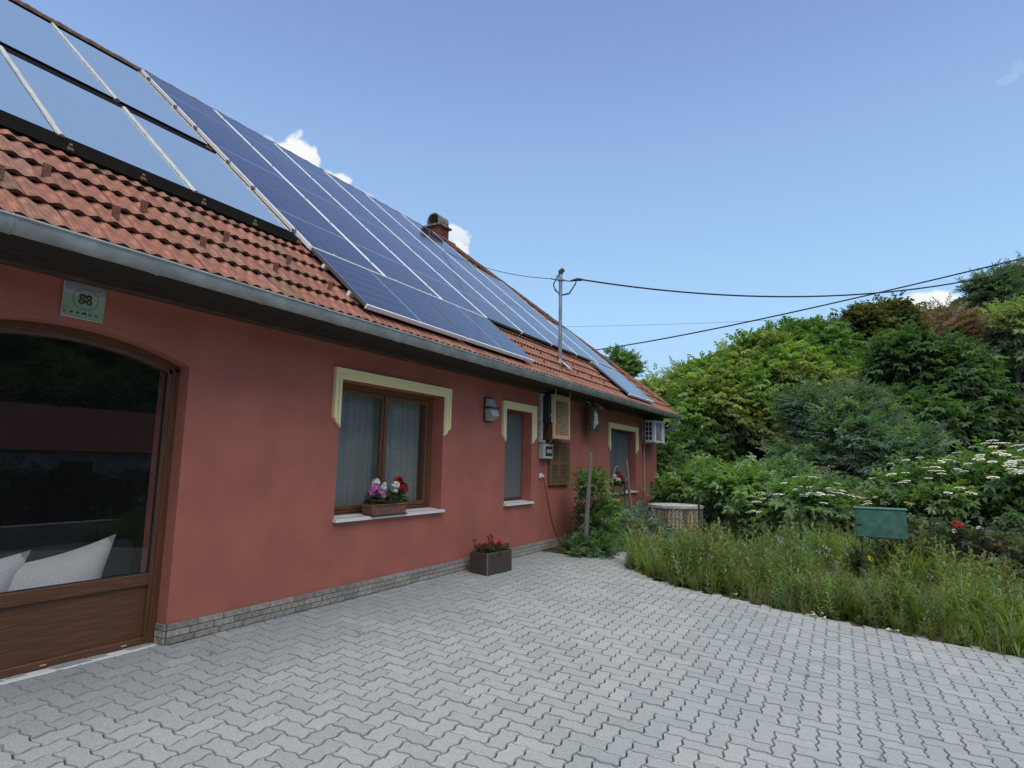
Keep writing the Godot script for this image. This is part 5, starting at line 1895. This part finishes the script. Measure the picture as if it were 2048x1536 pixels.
func make_stakes() -> void:
	var s := Shape.new()
	s.tube([Vector3(8.83, -0.15, 0.60), Vector3(8.79, 0.6, 0.66), Vector3(8.72, 1.2, 0.73), Vector3(8.695, 1.53, 0.76)], [0.038, 0.036, 0.033, 0.030], 9)
	one("garden_stake", s, M.grey_wood, "thick grey weathered stake leaning beside the vine by the wall", "stake")
	s = Shape.new()
	s.tube([Vector3(10.62, -0.15, 0.78), Vector3(10.58, 0.5, 0.77), Vector3(10.47, 1.05, 0.75), Vector3(10.42, 1.45, 0.74)], [0.030, 0.029, 0.026, 0.024], 8)
	one("garden_stake", s, M.grey_wood, "thinner dark stake standing before the last window", "stake")
	s = Shape.new()
	s.tube([Vector3(8.88, -0.05, 0.42), Vector3(8.9, 0.5, 0.60), Vector3(8.93, 1.1, 0.80)], 0.009, 6)
	one("bamboo_cane", s, M.basket, "thin brown cane leaning to the left of the thick stake", "cane")
	s = Shape.new()
	s.tube([Vector3(11.05, -0.1, 1.25), Vector3(11.15, 0.35, 1.05), Vector3(11.22, 0.66, 0.92)], 0.014, 6)
	one("leaning_stick", s, M.grey_wood, "pale stick leaning on the left of the round well", "stick")
	s = Shape.new()
	s.tube([Vector3(13.6, -0.1, 0.25), Vector3(13.6, 1.0, 0.22)], 0.022, 7)
	one("dark_post", s, M.cable, "short dark post in front of the house corner", "post")
	var green := [[0.182, 0.330, 0.108], [0.151, 0.275, 0.102], [0.221, 0.358, 0.120]]
	make_tree("climbing_vine", "leafy vine climbing beside the thick stake by the wall", Vector3(9.05, -0.05, 0.52), Vector3(9.05, 0.25, 0.52), 0.018, [[Vector3(9.22, 0.98, 0.55), Vector3(0.16, 0.34, 0.12), 15], [Vector3(9.55, 0.52, 0.50), Vector3(0.30, 0.20, 0.16), 15], [Vector3(9.2, 0.42, 0.55), Vector3(0.14, 0.25, 0.12), 8], [Vector3(10.05, 0.62, 0.48), Vector3(0.20, 0.16, 0.13), 10]], 8, 0.12, broad_twig, 0.19, green, 211, M.bark, M.leaf, "", "vine")
	make_tree("low_herbs", "low dark leafy herbs round the foot of the thick stake", Vector3(9.1, -0.05, 0.75), Vector3(9.1, 0.02, 0.75), 0.012, [[Vector3(9.0, 0.08, 0.72), Vector3(0.40, 0.10, 0.20), 24], [Vector3(9.7, 0.10, 0.70), Vector3(0.5, 0.12, 0.2), 26], [Vector3(8.75, 0.04, 0.55), Vector3(0.2, 0.08, 0.15), 9]], 12, 0.10, fine_twig, 0.20, [[0.124, 0.243, 0.095], [0.155, 0.287, 0.102]], 212, M.stem, M.leaf, "", "herbs")
	make_tree("lavender_bush", "grey-green lavender-like bush between the second stake and the well", Vector3(10.6, -0.1, 1.0), Vector3(10.6, 0.0, 1.0), 0.012, [[Vector3(10.5, 0.18, 0.95), Vector3(0.4, 0.26, 0.3), 30], [Vector3(11.3, 0.25, 0.55), Vector3(0.5, 0.3, 0.25), 30]], 18, 0.14, fine_twig, 0.24, [[0.233, 0.344, 0.252], [0.193, 0.287, 0.203]], 213, M.stem, M.leaf_matt, "", "bush")

func make_well_and_fence() -> void:
	rng.seed = 70
	var c := Vector3(11.72, -0.14, 1.25)
	var well := thing("round_well", "round well faced with upright brown strips, grey lid on top", "well", c)
	var s := Shape.new()
	s.tube([Vector3(0, -0.1, 0), Vector3(0, 0.71, 0)], 0.50, 30)
	part("ring", s, M.mortar, well)
	var n := 46
	for row in 2:
		for k in n:
			var a := TAU * (k + 0.5 * row) / n
			var b := Basis(Vector3.UP, -a)
			var y0 := -0.05 if row == 0 else rng.randf_range(0.30, 0.40)
			var y1 := rng.randf_range(0.28, 0.36) if row == 0 else 0.70
			s = Shape.new()
			s.box(b * Vector3(0.508, (y0 + y1) / 2, 0), Vector3(0.02, y1 - y0 - 0.006, TAU * 0.5 / n - 0.008), 0.003, b)
			part("facing_strip", s, M.strips[[0, 0, 1, 1, 3, 2][rng.randi() % 6]], well)
	s = Shape.new()
	s.tube([Vector3(0, 0.705, 0), Vector3(0, 0.712, 0), Vector3(0, 0.745, 0), Vector3(0, 0.755, 0)], [0.50, 0.545, 0.545, 0.51], 32)
	part("lid", s, M.dull_white, well)
	# chain link fence along the garden
	var fence := thing("wire_fence", "sagging green chain link fence behind the weeds", "fence")
	var pts := []
	for z in [0.35, 1.95, 3.55, 5.2, 6.8, 8.4, 10.2]:
		pts.append(Vector3(10.95 - z * 0.155 + (0.0 if z > 0.4 else 0.5), 0, z))
	for p in pts:
		var gy := ground_y(p.x, p.z)
		var q := Shape.new()
		q.tube([Vector3(p.x, gy - 0.2, p.z), Vector3(p.x + 0.02, gy + 1.06, p.z)], 0.019, 8)
		part("post", q, M.fence_green, fence)
	var wire := Shape.new()
	for k in pts.size() - 1:
		var a: Vector3 = pts[k]
		var b: Vector3 = pts[k + 1]
		for h in [0.08, 0.52, 0.98]:
			wire.tube(hang(Vector3(a.x, ground_y(a.x, a.z) + h, a.z), Vector3(b.x, ground_y(b.x, b.z) + h, b.z), 0.02, 5), 0.0022, 4, false)
	part("tension_wire", wire, M.fence_green, fence)
	var mesh := Shape.new()
	for k in pts.size() - 1:
		var a: Vector3 = pts[k]
		var b: Vector3 = pts[k + 1]
		var m := 22
		for q in range(-13, m):
			for dir in [1.0, -1.0]:
				var u0 := q / float(m)
				var u1 := (q + 13.0) / float(m)
				var h0 := 0.08
				var h1 := 0.98
				if u0 < 0.0:
					h0 = lerp(0.08, 0.98, -u0 / (u1 - u0))
				if u1 > 1.0:
					h1 = lerp(0.08, 0.98, (1.0 - u0) / (u1 - u0))
				u0 = clampf(u0, 0, 1)
				u1 = clampf(u1, 0, 1)
				if dir < 0.0:
					u0 = 1.0 - u0
					u1 = 1.0 - u1
				var p0 := a.lerp(b, u0)
				var p1 := a.lerp(b, u1)
				mesh.tube([Vector3(p0.x, ground_y(p0.x, p0.z) + h0, p0.z), Vector3(p1.x, ground_y(p1.x, p1.z) + h1, p1.z)], 0.0013, 3, false)
	var net := part("chain_link", mesh, M.fence_green, fence)
	net.set_meta("kind", "stuff")
	# green meter cabinet on legs
	var box := thing("meter_cabinet", "dark green metal cabinet on legs among the weeds", "cabinet", Vector3(9.98, 0.40, 4.30))
	s = Shape.new()
	s.slab(0, 0.30, 0, 0.40, 0, 0.62, 0.004)
	part("body", s, M.box_green, box)
	s = Shape.new()
	s.slab(-0.012, 0.0, 0.012, 0.385, 0.012, 0.608, 0.003)
	part("door", s, M.box_green, box)
	s = Shape.new()
	s.slab(-0.02, 0.32, 0.40, 0.415, -0.02, 0.64, 0.004)
	part("lid", s, M.box_green, box)
	s = Shape.new()
	s.slab(-0.026, -0.012, 0.17, 0.19, 0.015, 0.075, 0.003)
	part("handle", s, M.black_metal, box)
	for e in [[0.03, 0.05], [0.03, 0.55], [0.25, 0.05], [0.25, 0.55]]:
		s = Shape.new()
		s.slab(e[0], e[0] + 0.03, -0.80, 0.0, e[1], e[1] + 0.03)
		part("leg", s, M.fence_green, box)
	s = Shape.new()
	s.tube([Vector3(0, -0.1, 0), Vector3(0.01, 0.38, 0.0)], [0.036, 0.033], 8)
	one("stub_post", s, M.grey_wood, "short pale grey post stub among the weeds near the paving", "post", Transform3D(Basis.IDENTITY, Vector3(9.45, ground_y(9.45, 4.05), 4.05)))
	# watering can
	var can := thing("watering_can", "turquoise watering can half hidden in the grass by the well", "watering can", Vector3(10.55, -0.10, 1.45))
	s = Shape.new()
	s.tube([Vector3(0, 0, 0), Vector3(0, 0.02, 0), Vector3(0, 0.22, 0), Vector3(0, 0.25, 0)], [0.105, 0.115, 0.10, 0.085], 16)
	part("body", s, M.turquoise, can)
	s = Shape.new()
	s.tube([Vector3(0.06, 0.08, 0.07), Vector3(0.12, 0.2, 0.17), Vector3(0.17, 0.30, 0.24)], [0.022, 0.016, 0.013], 8)
	s.tube([Vector3(0.17, 0.30, 0.24), Vector3(0.19, 0.33, 0.265)], [0.014, 0.04], 10)
	part("spout", s, M.turquoise, can)
	s = Shape.new()
	var hp := []
	for k in 11:
		var a := PI * k / 10.0
		hp.append(Vector3(-cos(a) * 0.06, 0.24 + sin(a) * 0.13, -cos(a) * 0.08))
	s.tube(hp, 0.011, 6)
	part("handle", s, M.turquoise, can)

func umbel_mesh(sd: int) -> ArrayMesh:
	var q := RandomNumberGenerator.new()
	q.seed = sd
	var s := Shape.new()
	for k in 26:
		var a := q.randf() * TAU
		var r := sqrt(q.randf())
		s.blob(Vector3(cos(a) * r * 0.85, 0.16 * (1.0 - r * r) + q.randf_range(-0.03, 0.03), sin(a) * r * 0.85), Vector3(0.19, 0.055, 0.19) * q.randf_range(0.7, 1.15), 3, 5)
	for k in 5:
		var a := TAU * k / 5.0
		s.tube([Vector3(0, -0.5, 0), Vector3(cos(a) * 0.5, 0.05, sin(a) * 0.5)], 0.015, 3, false)
	return s.mesh()

func make_shrubs() -> void:
	var green := [[0.151, 0.277, 0.086], [0.125, 0.239, 0.078], [0.190, 0.321, 0.098]]
	var fresh := [[0.200, 0.362, 0.111], [0.166, 0.310, 0.098], [0.240, 0.394, 0.124]]
	var dark := [[0.090, 0.173, 0.072], [0.110, 0.199, 0.078]]
	var umbel := umbel_mesh(51)
	var elders := [["flowering_elder", "big flowering elder bush full of cream umbels behind the cabinet", Vector3(13.2, -0.4, 5.9), [[Vector3(13.0, 0.85, 5.4), Vector3(0.9, 0.55, 0.75), 40], [Vector3(13.1, 1.05, 6.5), Vector3(0.8, 0.65, 0.7), 37], [Vector3(13.3, 1.35, 7.5), Vector3(0.9, 0.75, 0.8), 33], [Vector3(13.0, 0.45, 4.9), Vector3(0.6, 0.4, 0.5), 18]], 150, 301],
		["flowering_elder", "smaller elder bush with few flat umbels left of the cabinet", Vector3(12.6, -0.3, 3.4), [[Vector3(12.5, 0.62, 3.5), Vector3(0.8, 0.38, 0.7), 33], [Vector3(12.7, 0.45, 2.8), Vector3(0.7, 0.35, 0.5), 19]], 50, 302]]
	for e in elders:
		var o := make_tree(e[0], e[1], e[2], e[2] + Vector3(0, 0.35, 0), 0.035, e[3], 34, 0.24, broad_twig, 0.27, green, e[5], M.bark_grey, M.leaf, "flowering elder bushes beyond the fence", "bush")
		var n: int = e[4]
		for k in n:
			var m: Array = e[3][rng.randi() % e[3].size()]
			var d := Vector3(rng.randfn() * 0.8 - 1.0, absf(rng.randfn()) + 0.30, rng.randfn()).normalized()
			var at: Vector3 = m[0] + d * (m[1] * 0.95 + Vector3.ONE * 0.23) - e[2]
			var tilt := Basis(Vector3(d.z, 0, -d.x).normalized(), 0.35 * rng.randf())
			part("flower_umbel", umbel, M.petal_cream if rng.randf() < 0.6 else M.petal_white, o, Transform3D(tilt.scaled(Vector3(1, 1, 1) * rng.randf_range(0.06, 0.105)), at))
	make_tree("leafy_shrub", "fresh green broad-leaved shrub beyond the fence right of the well", Vector3(13.0, -0.2, 2.0), Vector3(13.0, 0.1, 2.0), 0.03, [[Vector3(12.9, 0.75, 2.2), Vector3(0.9, 0.5, 0.7), 39], [Vector3(13.3, 0.95, 1.6), Vector3(0.7, 0.45, 0.6), 25], [Vector3(13.4, 0.6, 1.0), Vector3(0.6, 0.5, 0.5), 22]], 34, 0.24, broad_twig, 0.30, fresh, 303, M.bark_grey, M.leaf, "", "bush")
	make_tree("pale_shrub", "pale leaved shrub behind the fence under the walnut trunk", Vector3(15.4, -0.2, 2.8), Vector3(15.4, 0.2, 2.8), 0.03, [[Vector3(15.4, 1.0, 2.7), Vector3(1.0, 0.5, 0.9), 34], [Vector3(15.2, 0.6, 3.6), Vector3(0.9, 0.5, 0.8), 27]], 36, 0.28, broad_twig, 0.32, [[0.214, 0.347, 0.164], [0.175, 0.306, 0.131]], 304, M.bark_grey, M.leaf, "", "bush")
	make_tree("corner_shrub", "dark shrub in the shade just beyond the house corner", Vector3(15.6, -0.1, 0.3), Vector3(15.6, 0.2, 0.3), 0.03, [[Vector3(15.5, 0.8, 0.4), Vector3(0.8, 0.7, 0.7), 34], [Vector3(16.0, 1.3, -0.6), Vector3(0.8, 0.8, 0.7), 30], [Vector3(14.9, 0.4, 0.9), Vector3(0.6, 0.4, 0.5), 18]], 36, 0.26, broad_twig, 0.32, dark, 305, M.bark, M.leaf, "", "bush")
	var rose := make_tree("rose_bush", "dark straggly rose bush with one bright red bloom right of the cabinet", Vector3(11.0, -0.35, 5.6), Vector3(11.0, -0.1, 5.6), 0.02, [[Vector3(11.0, 0.15, 5.4), Vector3(0.5, 0.42, 0.7), 33], [Vector3(10.8, 0.05, 6.3), Vector3(0.5, 0.4, 0.6), 27], [Vector3(10.6, -0.1, 4.9), Vector3(0.4, 0.3, 0.5), 15]], 24, 0.20, broad_twig, 0.20, [[0.105, 0.178, 0.086], [0.138, 0.184, 0.098], [0.075, 0.06, 0.036]], 306, M.bark, M.leaf, "", "bush")
	var bloom := flower_head(0.07, 40, 43)
	part("rose_bloom", bloom, M.petal_red, rose, Transform3D(Basis.IDENTITY, Vector3(10.65, 0.58, 5.55) - rose.position))
	var small := flower_head(0.035, 14, 44)
	for k in 16:
		part("white_bloom", small, M.petal_white, rose, Transform3D(Basis.IDENTITY.scaled(Vector3.ONE * rng.randf_range(0.7, 1.2)), Vector3(rng.randf_range(10.5, 11.0), rng.randf_range(0.2, 0.55), rng.randf_range(5.2, 7.6)) - rose.position))
	make_tree("twiggy_shrub", "brownish half bare shrub against the fence at the right", Vector3(10.75, -0.45, 7.0), Vector3(10.75, -0.3, 7.0), 0.016, [[Vector3(10.7, -0.05, 6.9), Vector3(0.35, 0.35, 0.55), 30]], 10, 0.16, fine_twig, 0.16, [[0.11, 0.08, 0.055], [0.152, 0.153, 0.077]], 307, M.bark, M.leaf_matt, "", "bush")

# stems with lance-shaped leaves, about 1 high
func weed_mesh(n: int, length: float, width: float, sd: int, seedy: bool) -> ArrayMesh:
	var q := RandomNumberGenerator.new()
	q.seed = sd
	var s := Shape.new()
	var lean := Vector3(q.randfn() * 0.06, 1, q.randfn() * 0.06)
	s.tube([Vector3.ZERO, lean * 0.5, lean + Vector3(q.randfn(), 0, q.randfn()) * 0.04], [0.010, 0.008, 0.004], 4, false)
	for k in n:
		var u := 0.06 + 0.88 * k / n
		var a := k * 2.4 + q.randf()
		var dir := Vector3(cos(a), q.randf_range(0.6, 1.7), sin(a)).normalized()
		leaf_into(s, lean * u, dir, Vector3.UP, length * (1.1 - 0.55 * u) * q.randf_range(0.75, 1.2), width * (1.1 - 0.5 * u), 0.25)
	if seedy:
		for k in 10:
			var a := q.randf() * TAU
			leaf_into(s, lean * (0.86 + 0.014 * k), Vector3(cos(a), 1.2, sin(a)).normalized(), Vector3(0.2, 1, 0.1), 0.05, 0.014, 0.0)
	return s.mesh()

func grass_mesh(n: int, sd: int, spread: float) -> ArrayMesh:
	var q := RandomNumberGenerator.new()
	q.seed = sd
	var s := Shape.new()
	for k in n:
		var a := q.randf() * TAU
		var out := Vector3(cos(a), 0, sin(a))
		var at := out * q.randf() * spread * 0.3
		var h := q.randf_range(0.55, 1.0)
		var w := 0.011
		var side := out.cross(Vector3.UP).normalized()
		var prev := at
		var b0 := s.v.size()
		for e in 4:
			var u := e / 3.0
			var p: Vector3 = at + out * spread * u * u * q.randf_range(0.8, 1.1) + Vector3(0, h * (u - 0.22 * u * u * u), 0)
			var ww := w * (1.0 - u * 0.95)
			var nn := (out * -0.35 + Vector3.UP * 0.75).normalized()
			s.vert(p + side * ww, nn)
			s.vert(p - side * ww, nn)
		for e in 3:
			var p := b0 + e * 2
			s.i.append_array(PackedInt32Array([p, p + 1, p + 2, p + 1, p + 3, p + 2]))
	return s.mesh()

func make_weeds() -> void:
	rng.seed = 90
	var weed_a := weed_mesh(17, 0.21, 0.024, 61, true)
	var weed_b := weed_mesh(11, 0.26, 0.046, 62, false)
	var grass := grass_mesh(20, 63, 0.42)
	var low := weed_mesh(12, 0.8, 0.16, 64, false)
	var beds := {"grass": [[], []], "tall_weeds": [[], []], "leafy_weeds": [[], []], "low_weeds": [[], []]}
	var f := FastNoiseLite.new()
	f.seed = 14
	f.frequency = 0.45
	var tries := 0
	while tries < 24000:
		tries += 1
		var z := rng.randf_range(0.2, 11.5)
		var x := rng.randf_range(7.4, 14.5)
		if is_paved(x + 0.04, z) or (x > 11.15 and x < 12.3 and z > 0.7 and z < 1.85) or (z < 1.0 and x < 8.6):
			continue
		var edge := 0.0
		while edge < 0.6 and not is_paved(x - edge, z):
			edge += 0.1
		var k := f.get_noise_2d(x, z)
		var far := x > 11.0
		if far and rng.randf() < 0.5:
			continue
		var vinebed := z < 1.0
		var at := Vector3(x, ground_y(x, z) - 0.02, z)
		var b := Basis(Vector3.UP, rng.randf() * TAU) * Basis(Vector3.RIGHT, rng.randfn() * 0.10)
		var pick := rng.randf()
		var kind := "grass"
		var h := rng.randf_range(0.36, 0.74) * (1.0 + 0.5 * k)
		var c := [0.158, 0.210, 0.054]
		if pick < 0.50:
			kind = "grass"
			c = [0.266, 0.372, 0.112] if k > 0.05 else [0.128, 0.181, 0.048]
		elif pick < 0.76:
			kind = "tall_weeds"
			h = rng.randf_range(0.40, 0.78) * (1.0 + 0.35 * k)
			c = [0.256, 0.372, 0.134] if rng.randf() < 0.7 else [0.225, 0.239, 0.090]
		elif pick < 0.90:
			kind = "leafy_weeds"
			h = rng.randf_range(0.30, 0.60)
			c = [0.165, 0.299, 0.095]
		else:
			kind = "low_weeds"
			h = rng.randf_range(0.10, 0.24)
			c = [0.155, 0.251, 0.089]
		if z < 2.1 and x > 8.9:
			h *= 0.36
		elif z < 2.9 and x > 9.2:
			h *= 0.7
		if vinebed:
			h *= 0.4
			if x > 9.3 and x < 10.4 and z > 0.85:
				continue
		var hollow := smoothstep(-0.45, 0.25, f.get_noise_2d(x * 1.7 + 40.0, z * 1.7))
		h *= 0.45 + 0.65 * hollow
		if rng.randf() > 0.35 + 0.75 * hollow:
			continue
		if edge < 0.35:
			h *= 0.55 + edge
			if rng.randf() < 0.35:
				continue
		if z > 3.7 and z < 5.2 and x > 8.0 and x < 9.9:
			h *= 0.55
		beds[kind][0].append(Transform3D(b.scaled(Vector3(h, h, h) * (1.0 if kind != "grass" else 1.05)), at))
		beds[kind][1].append(tint_of(c, 0.17))
	var labels := {"grass": "long yellow-green grass growing wild in the garden strip", "tall_weeds": "tall upright weeds with narrow leaves in the garden strip", "leafy_weeds": "broad-leaved weeds mixed through the garden strip", "low_weeds": "low rosette weeds covering the soil by the paving"}
	var meshes := {"grass": grass, "tall_weeds": weed_a, "leafy_weeds": weed_b, "low_weeds": low}
	for kind in beds:
		var o := scatter(kind, meshes[kind], M.leaf, beds[kind][0], beds[kind][1], self)
		tag(o, labels[kind], "grass" if kind == "grass" else "weeds")
	# weeds one can tell apart along the edge of the paving
	var words := ["by the path corner", "left of the others by the path", "with paler leaves, third along the edge", "leaning over the paving, fourth along the edge", "fifth along the paved edge", "sixth along the paved edge", "beside the grey stub post", "eighth along the paved edge", "ninth along the paved edge, broad leaved", "tallest at the right edge", "last before the right edge", "at the right edge nearest the camera"]
	var first: Node3D
	for k in 12:
		var z := 1.75 + k * 0.335 + rng.randf_range(-0.06, 0.06)
		var x := 7.6
		while is_paved(x, z):
			x += 0.05
		x += 0.16 + rng.randf() * 0.2
		var h := rng.randf_range(0.48, 0.72) if k < 9 else rng.randf_range(0.72, 0.92)
		var at := Transform3D(Basis(Vector3.UP, rng.randf() * TAU).scaled(Vector3.ONE * h), Vector3(x, ground_y(x, z) - 0.02, z))
		var m := mat(0.12 + rng.randf() * 0.05, 0.165 + rng.randf() * 0.02, 0.05, 0.5)
		m.backlight_enabled = true
		m.backlight = Color(0.5, 0.6, 0.2)
		one("weed_plant", weed_mesh(17 + k % 4 * 3, 0.20, 0.024 if k % 3 else 0.038, 400 + k, true), m, "upright green weed %s" % words[k], "weed", at, "single weeds along the paved edge")
	# flowers in the grass
	var white := flower_head(0.022, 6, 45)
	var dots := []
	for e in [[10.05, 3.3, 0.50], [10.1, 3.55, 0.42], [9.9, 3.9, 0.46], [10.3, 4.15, 0.40], [9.8, 5.1, 0.34], [9.75, 5.5, 0.30], [9.9, 6.0, 0.36], [10.0, 6.6, 0.55], [9.6, 4.75, 0.30], [9.4, 2.9, 0.45], [9.0, 2.2, 0.30], [9.9, 6.9, 0.50]]:
		dots.append(e)
	var places := ["left of the cabinet", "just left of the cabinet", "under the cabinet's left edge", "under the cabinet", "right of the cabinet legs", "low, right of the cabinet", "before the rose bush", "high before the elder", "between the stub post and the cabinet", "in the long grass left of the cabinet", "in the grass right of the well", "far right before the fence"]
	for k in dots.size():
		var e: Array = dots[k]
		var o := thing("daisy", "small white daisy %s" % places[k], "flower", Vector3(e[0], ground_y(e[0], e[1]), e[1]), "white daisies in the weeds")
		var s := Shape.new()
		s.tube([Vector3.ZERO, Vector3(0.02, e[2] * 0.5, 0), Vector3(0.0, e[2], 0.02)], 0.004, 4)
		part("stalk", s, M.stem, o)
		for q in 4:
			part("bloom", white, M.petal_white, o, Transform3D(Basis.IDENTITY.scaled(Vector3.ONE * rng.randf_range(0.9, 1.5)), Vector3(rng.randfn() * 0.06, e[2] + rng.randfn() * 0.04, 0.02 + rng.randfn() * 0.06)))
	var y := thing("yellow_flower", "single yellow flower behind the grey stub post", "flower", Vector3(9.75, ground_y(9.75, 4.45), 4.45))
	var ys := Shape.new()
	ys.tube([Vector3.ZERO, Vector3(0.01, 0.42, 0)], 0.005, 4)
	part("stalk", ys, M.stem, y)
	part("bloom", flower_head(0.035, 14, 46), M.petal_yellow, y, Transform3D(Basis.IDENTITY, Vector3(0.01, 0.44, 0)))
	for e in [[7.83, 2.98, "pale yellow fallen leaf on the paved edge, left"], [7.62, 3.92, "pale fallen leaf on the paved edge, middle"], [7.60, 4.62, "pale fallen leaf on the paved edge, right"]]:
		var s := Shape.new()
		for q in 4:
			leaf_into(s, Vector3(rng.randfn() * 0.04, 0.012, rng.randfn() * 0.04), Vector3(rng.randfn(), 0.3, rng.randfn()).normalized(), Vector3.UP, 0.09, 0.024, 0.2)
		one("fallen_leaf", s, M.petal_cream, e[2], "leaf", Transform3D(Basis.IDENTITY, Vector3(e[0], ground_y(e[0], e[1]), e[1])))
	# tufts growing in the joints of the paving
	var tuft := grass_mesh(13, 65, 0.7)
	var tm := mat(0.07, 0.10, 0.03, 0.6)
	for e in [[5.42, 3.96, 0.10, "brightest grass tuft in the paving joints, right of the middle"], [4.23, 4.42, 0.10, "grass tuft in the joints at the bottom right"], [2.72, 0.40, 0.11, "dry grass tuft by the wall corner next to the door"], [3.75, 0.80, 0.07, "small grass tuft in the paving left of the planter"], [6.05, 2.98, 0.07, "thin grass tuft in the paving before the weeds"], [6.15, 1.92, 0.06, "tiny grass tuft in the middle of the paving"], [6.62, 3.18, 0.08, "grass tuft near the paved edge"], [5.0, 5.0, 0.07, "faint tuft in the joints near the right edge"]]:
		one("grass_tuft", tuft, tm, e[3], "grass", Transform3D(Basis(Vector3.UP, e[0]).scaled(Vector3(e[2], e[2], e[2])), Vector3(e[0], ground_y(e[0], e[1]) - 0.004, e[1])))
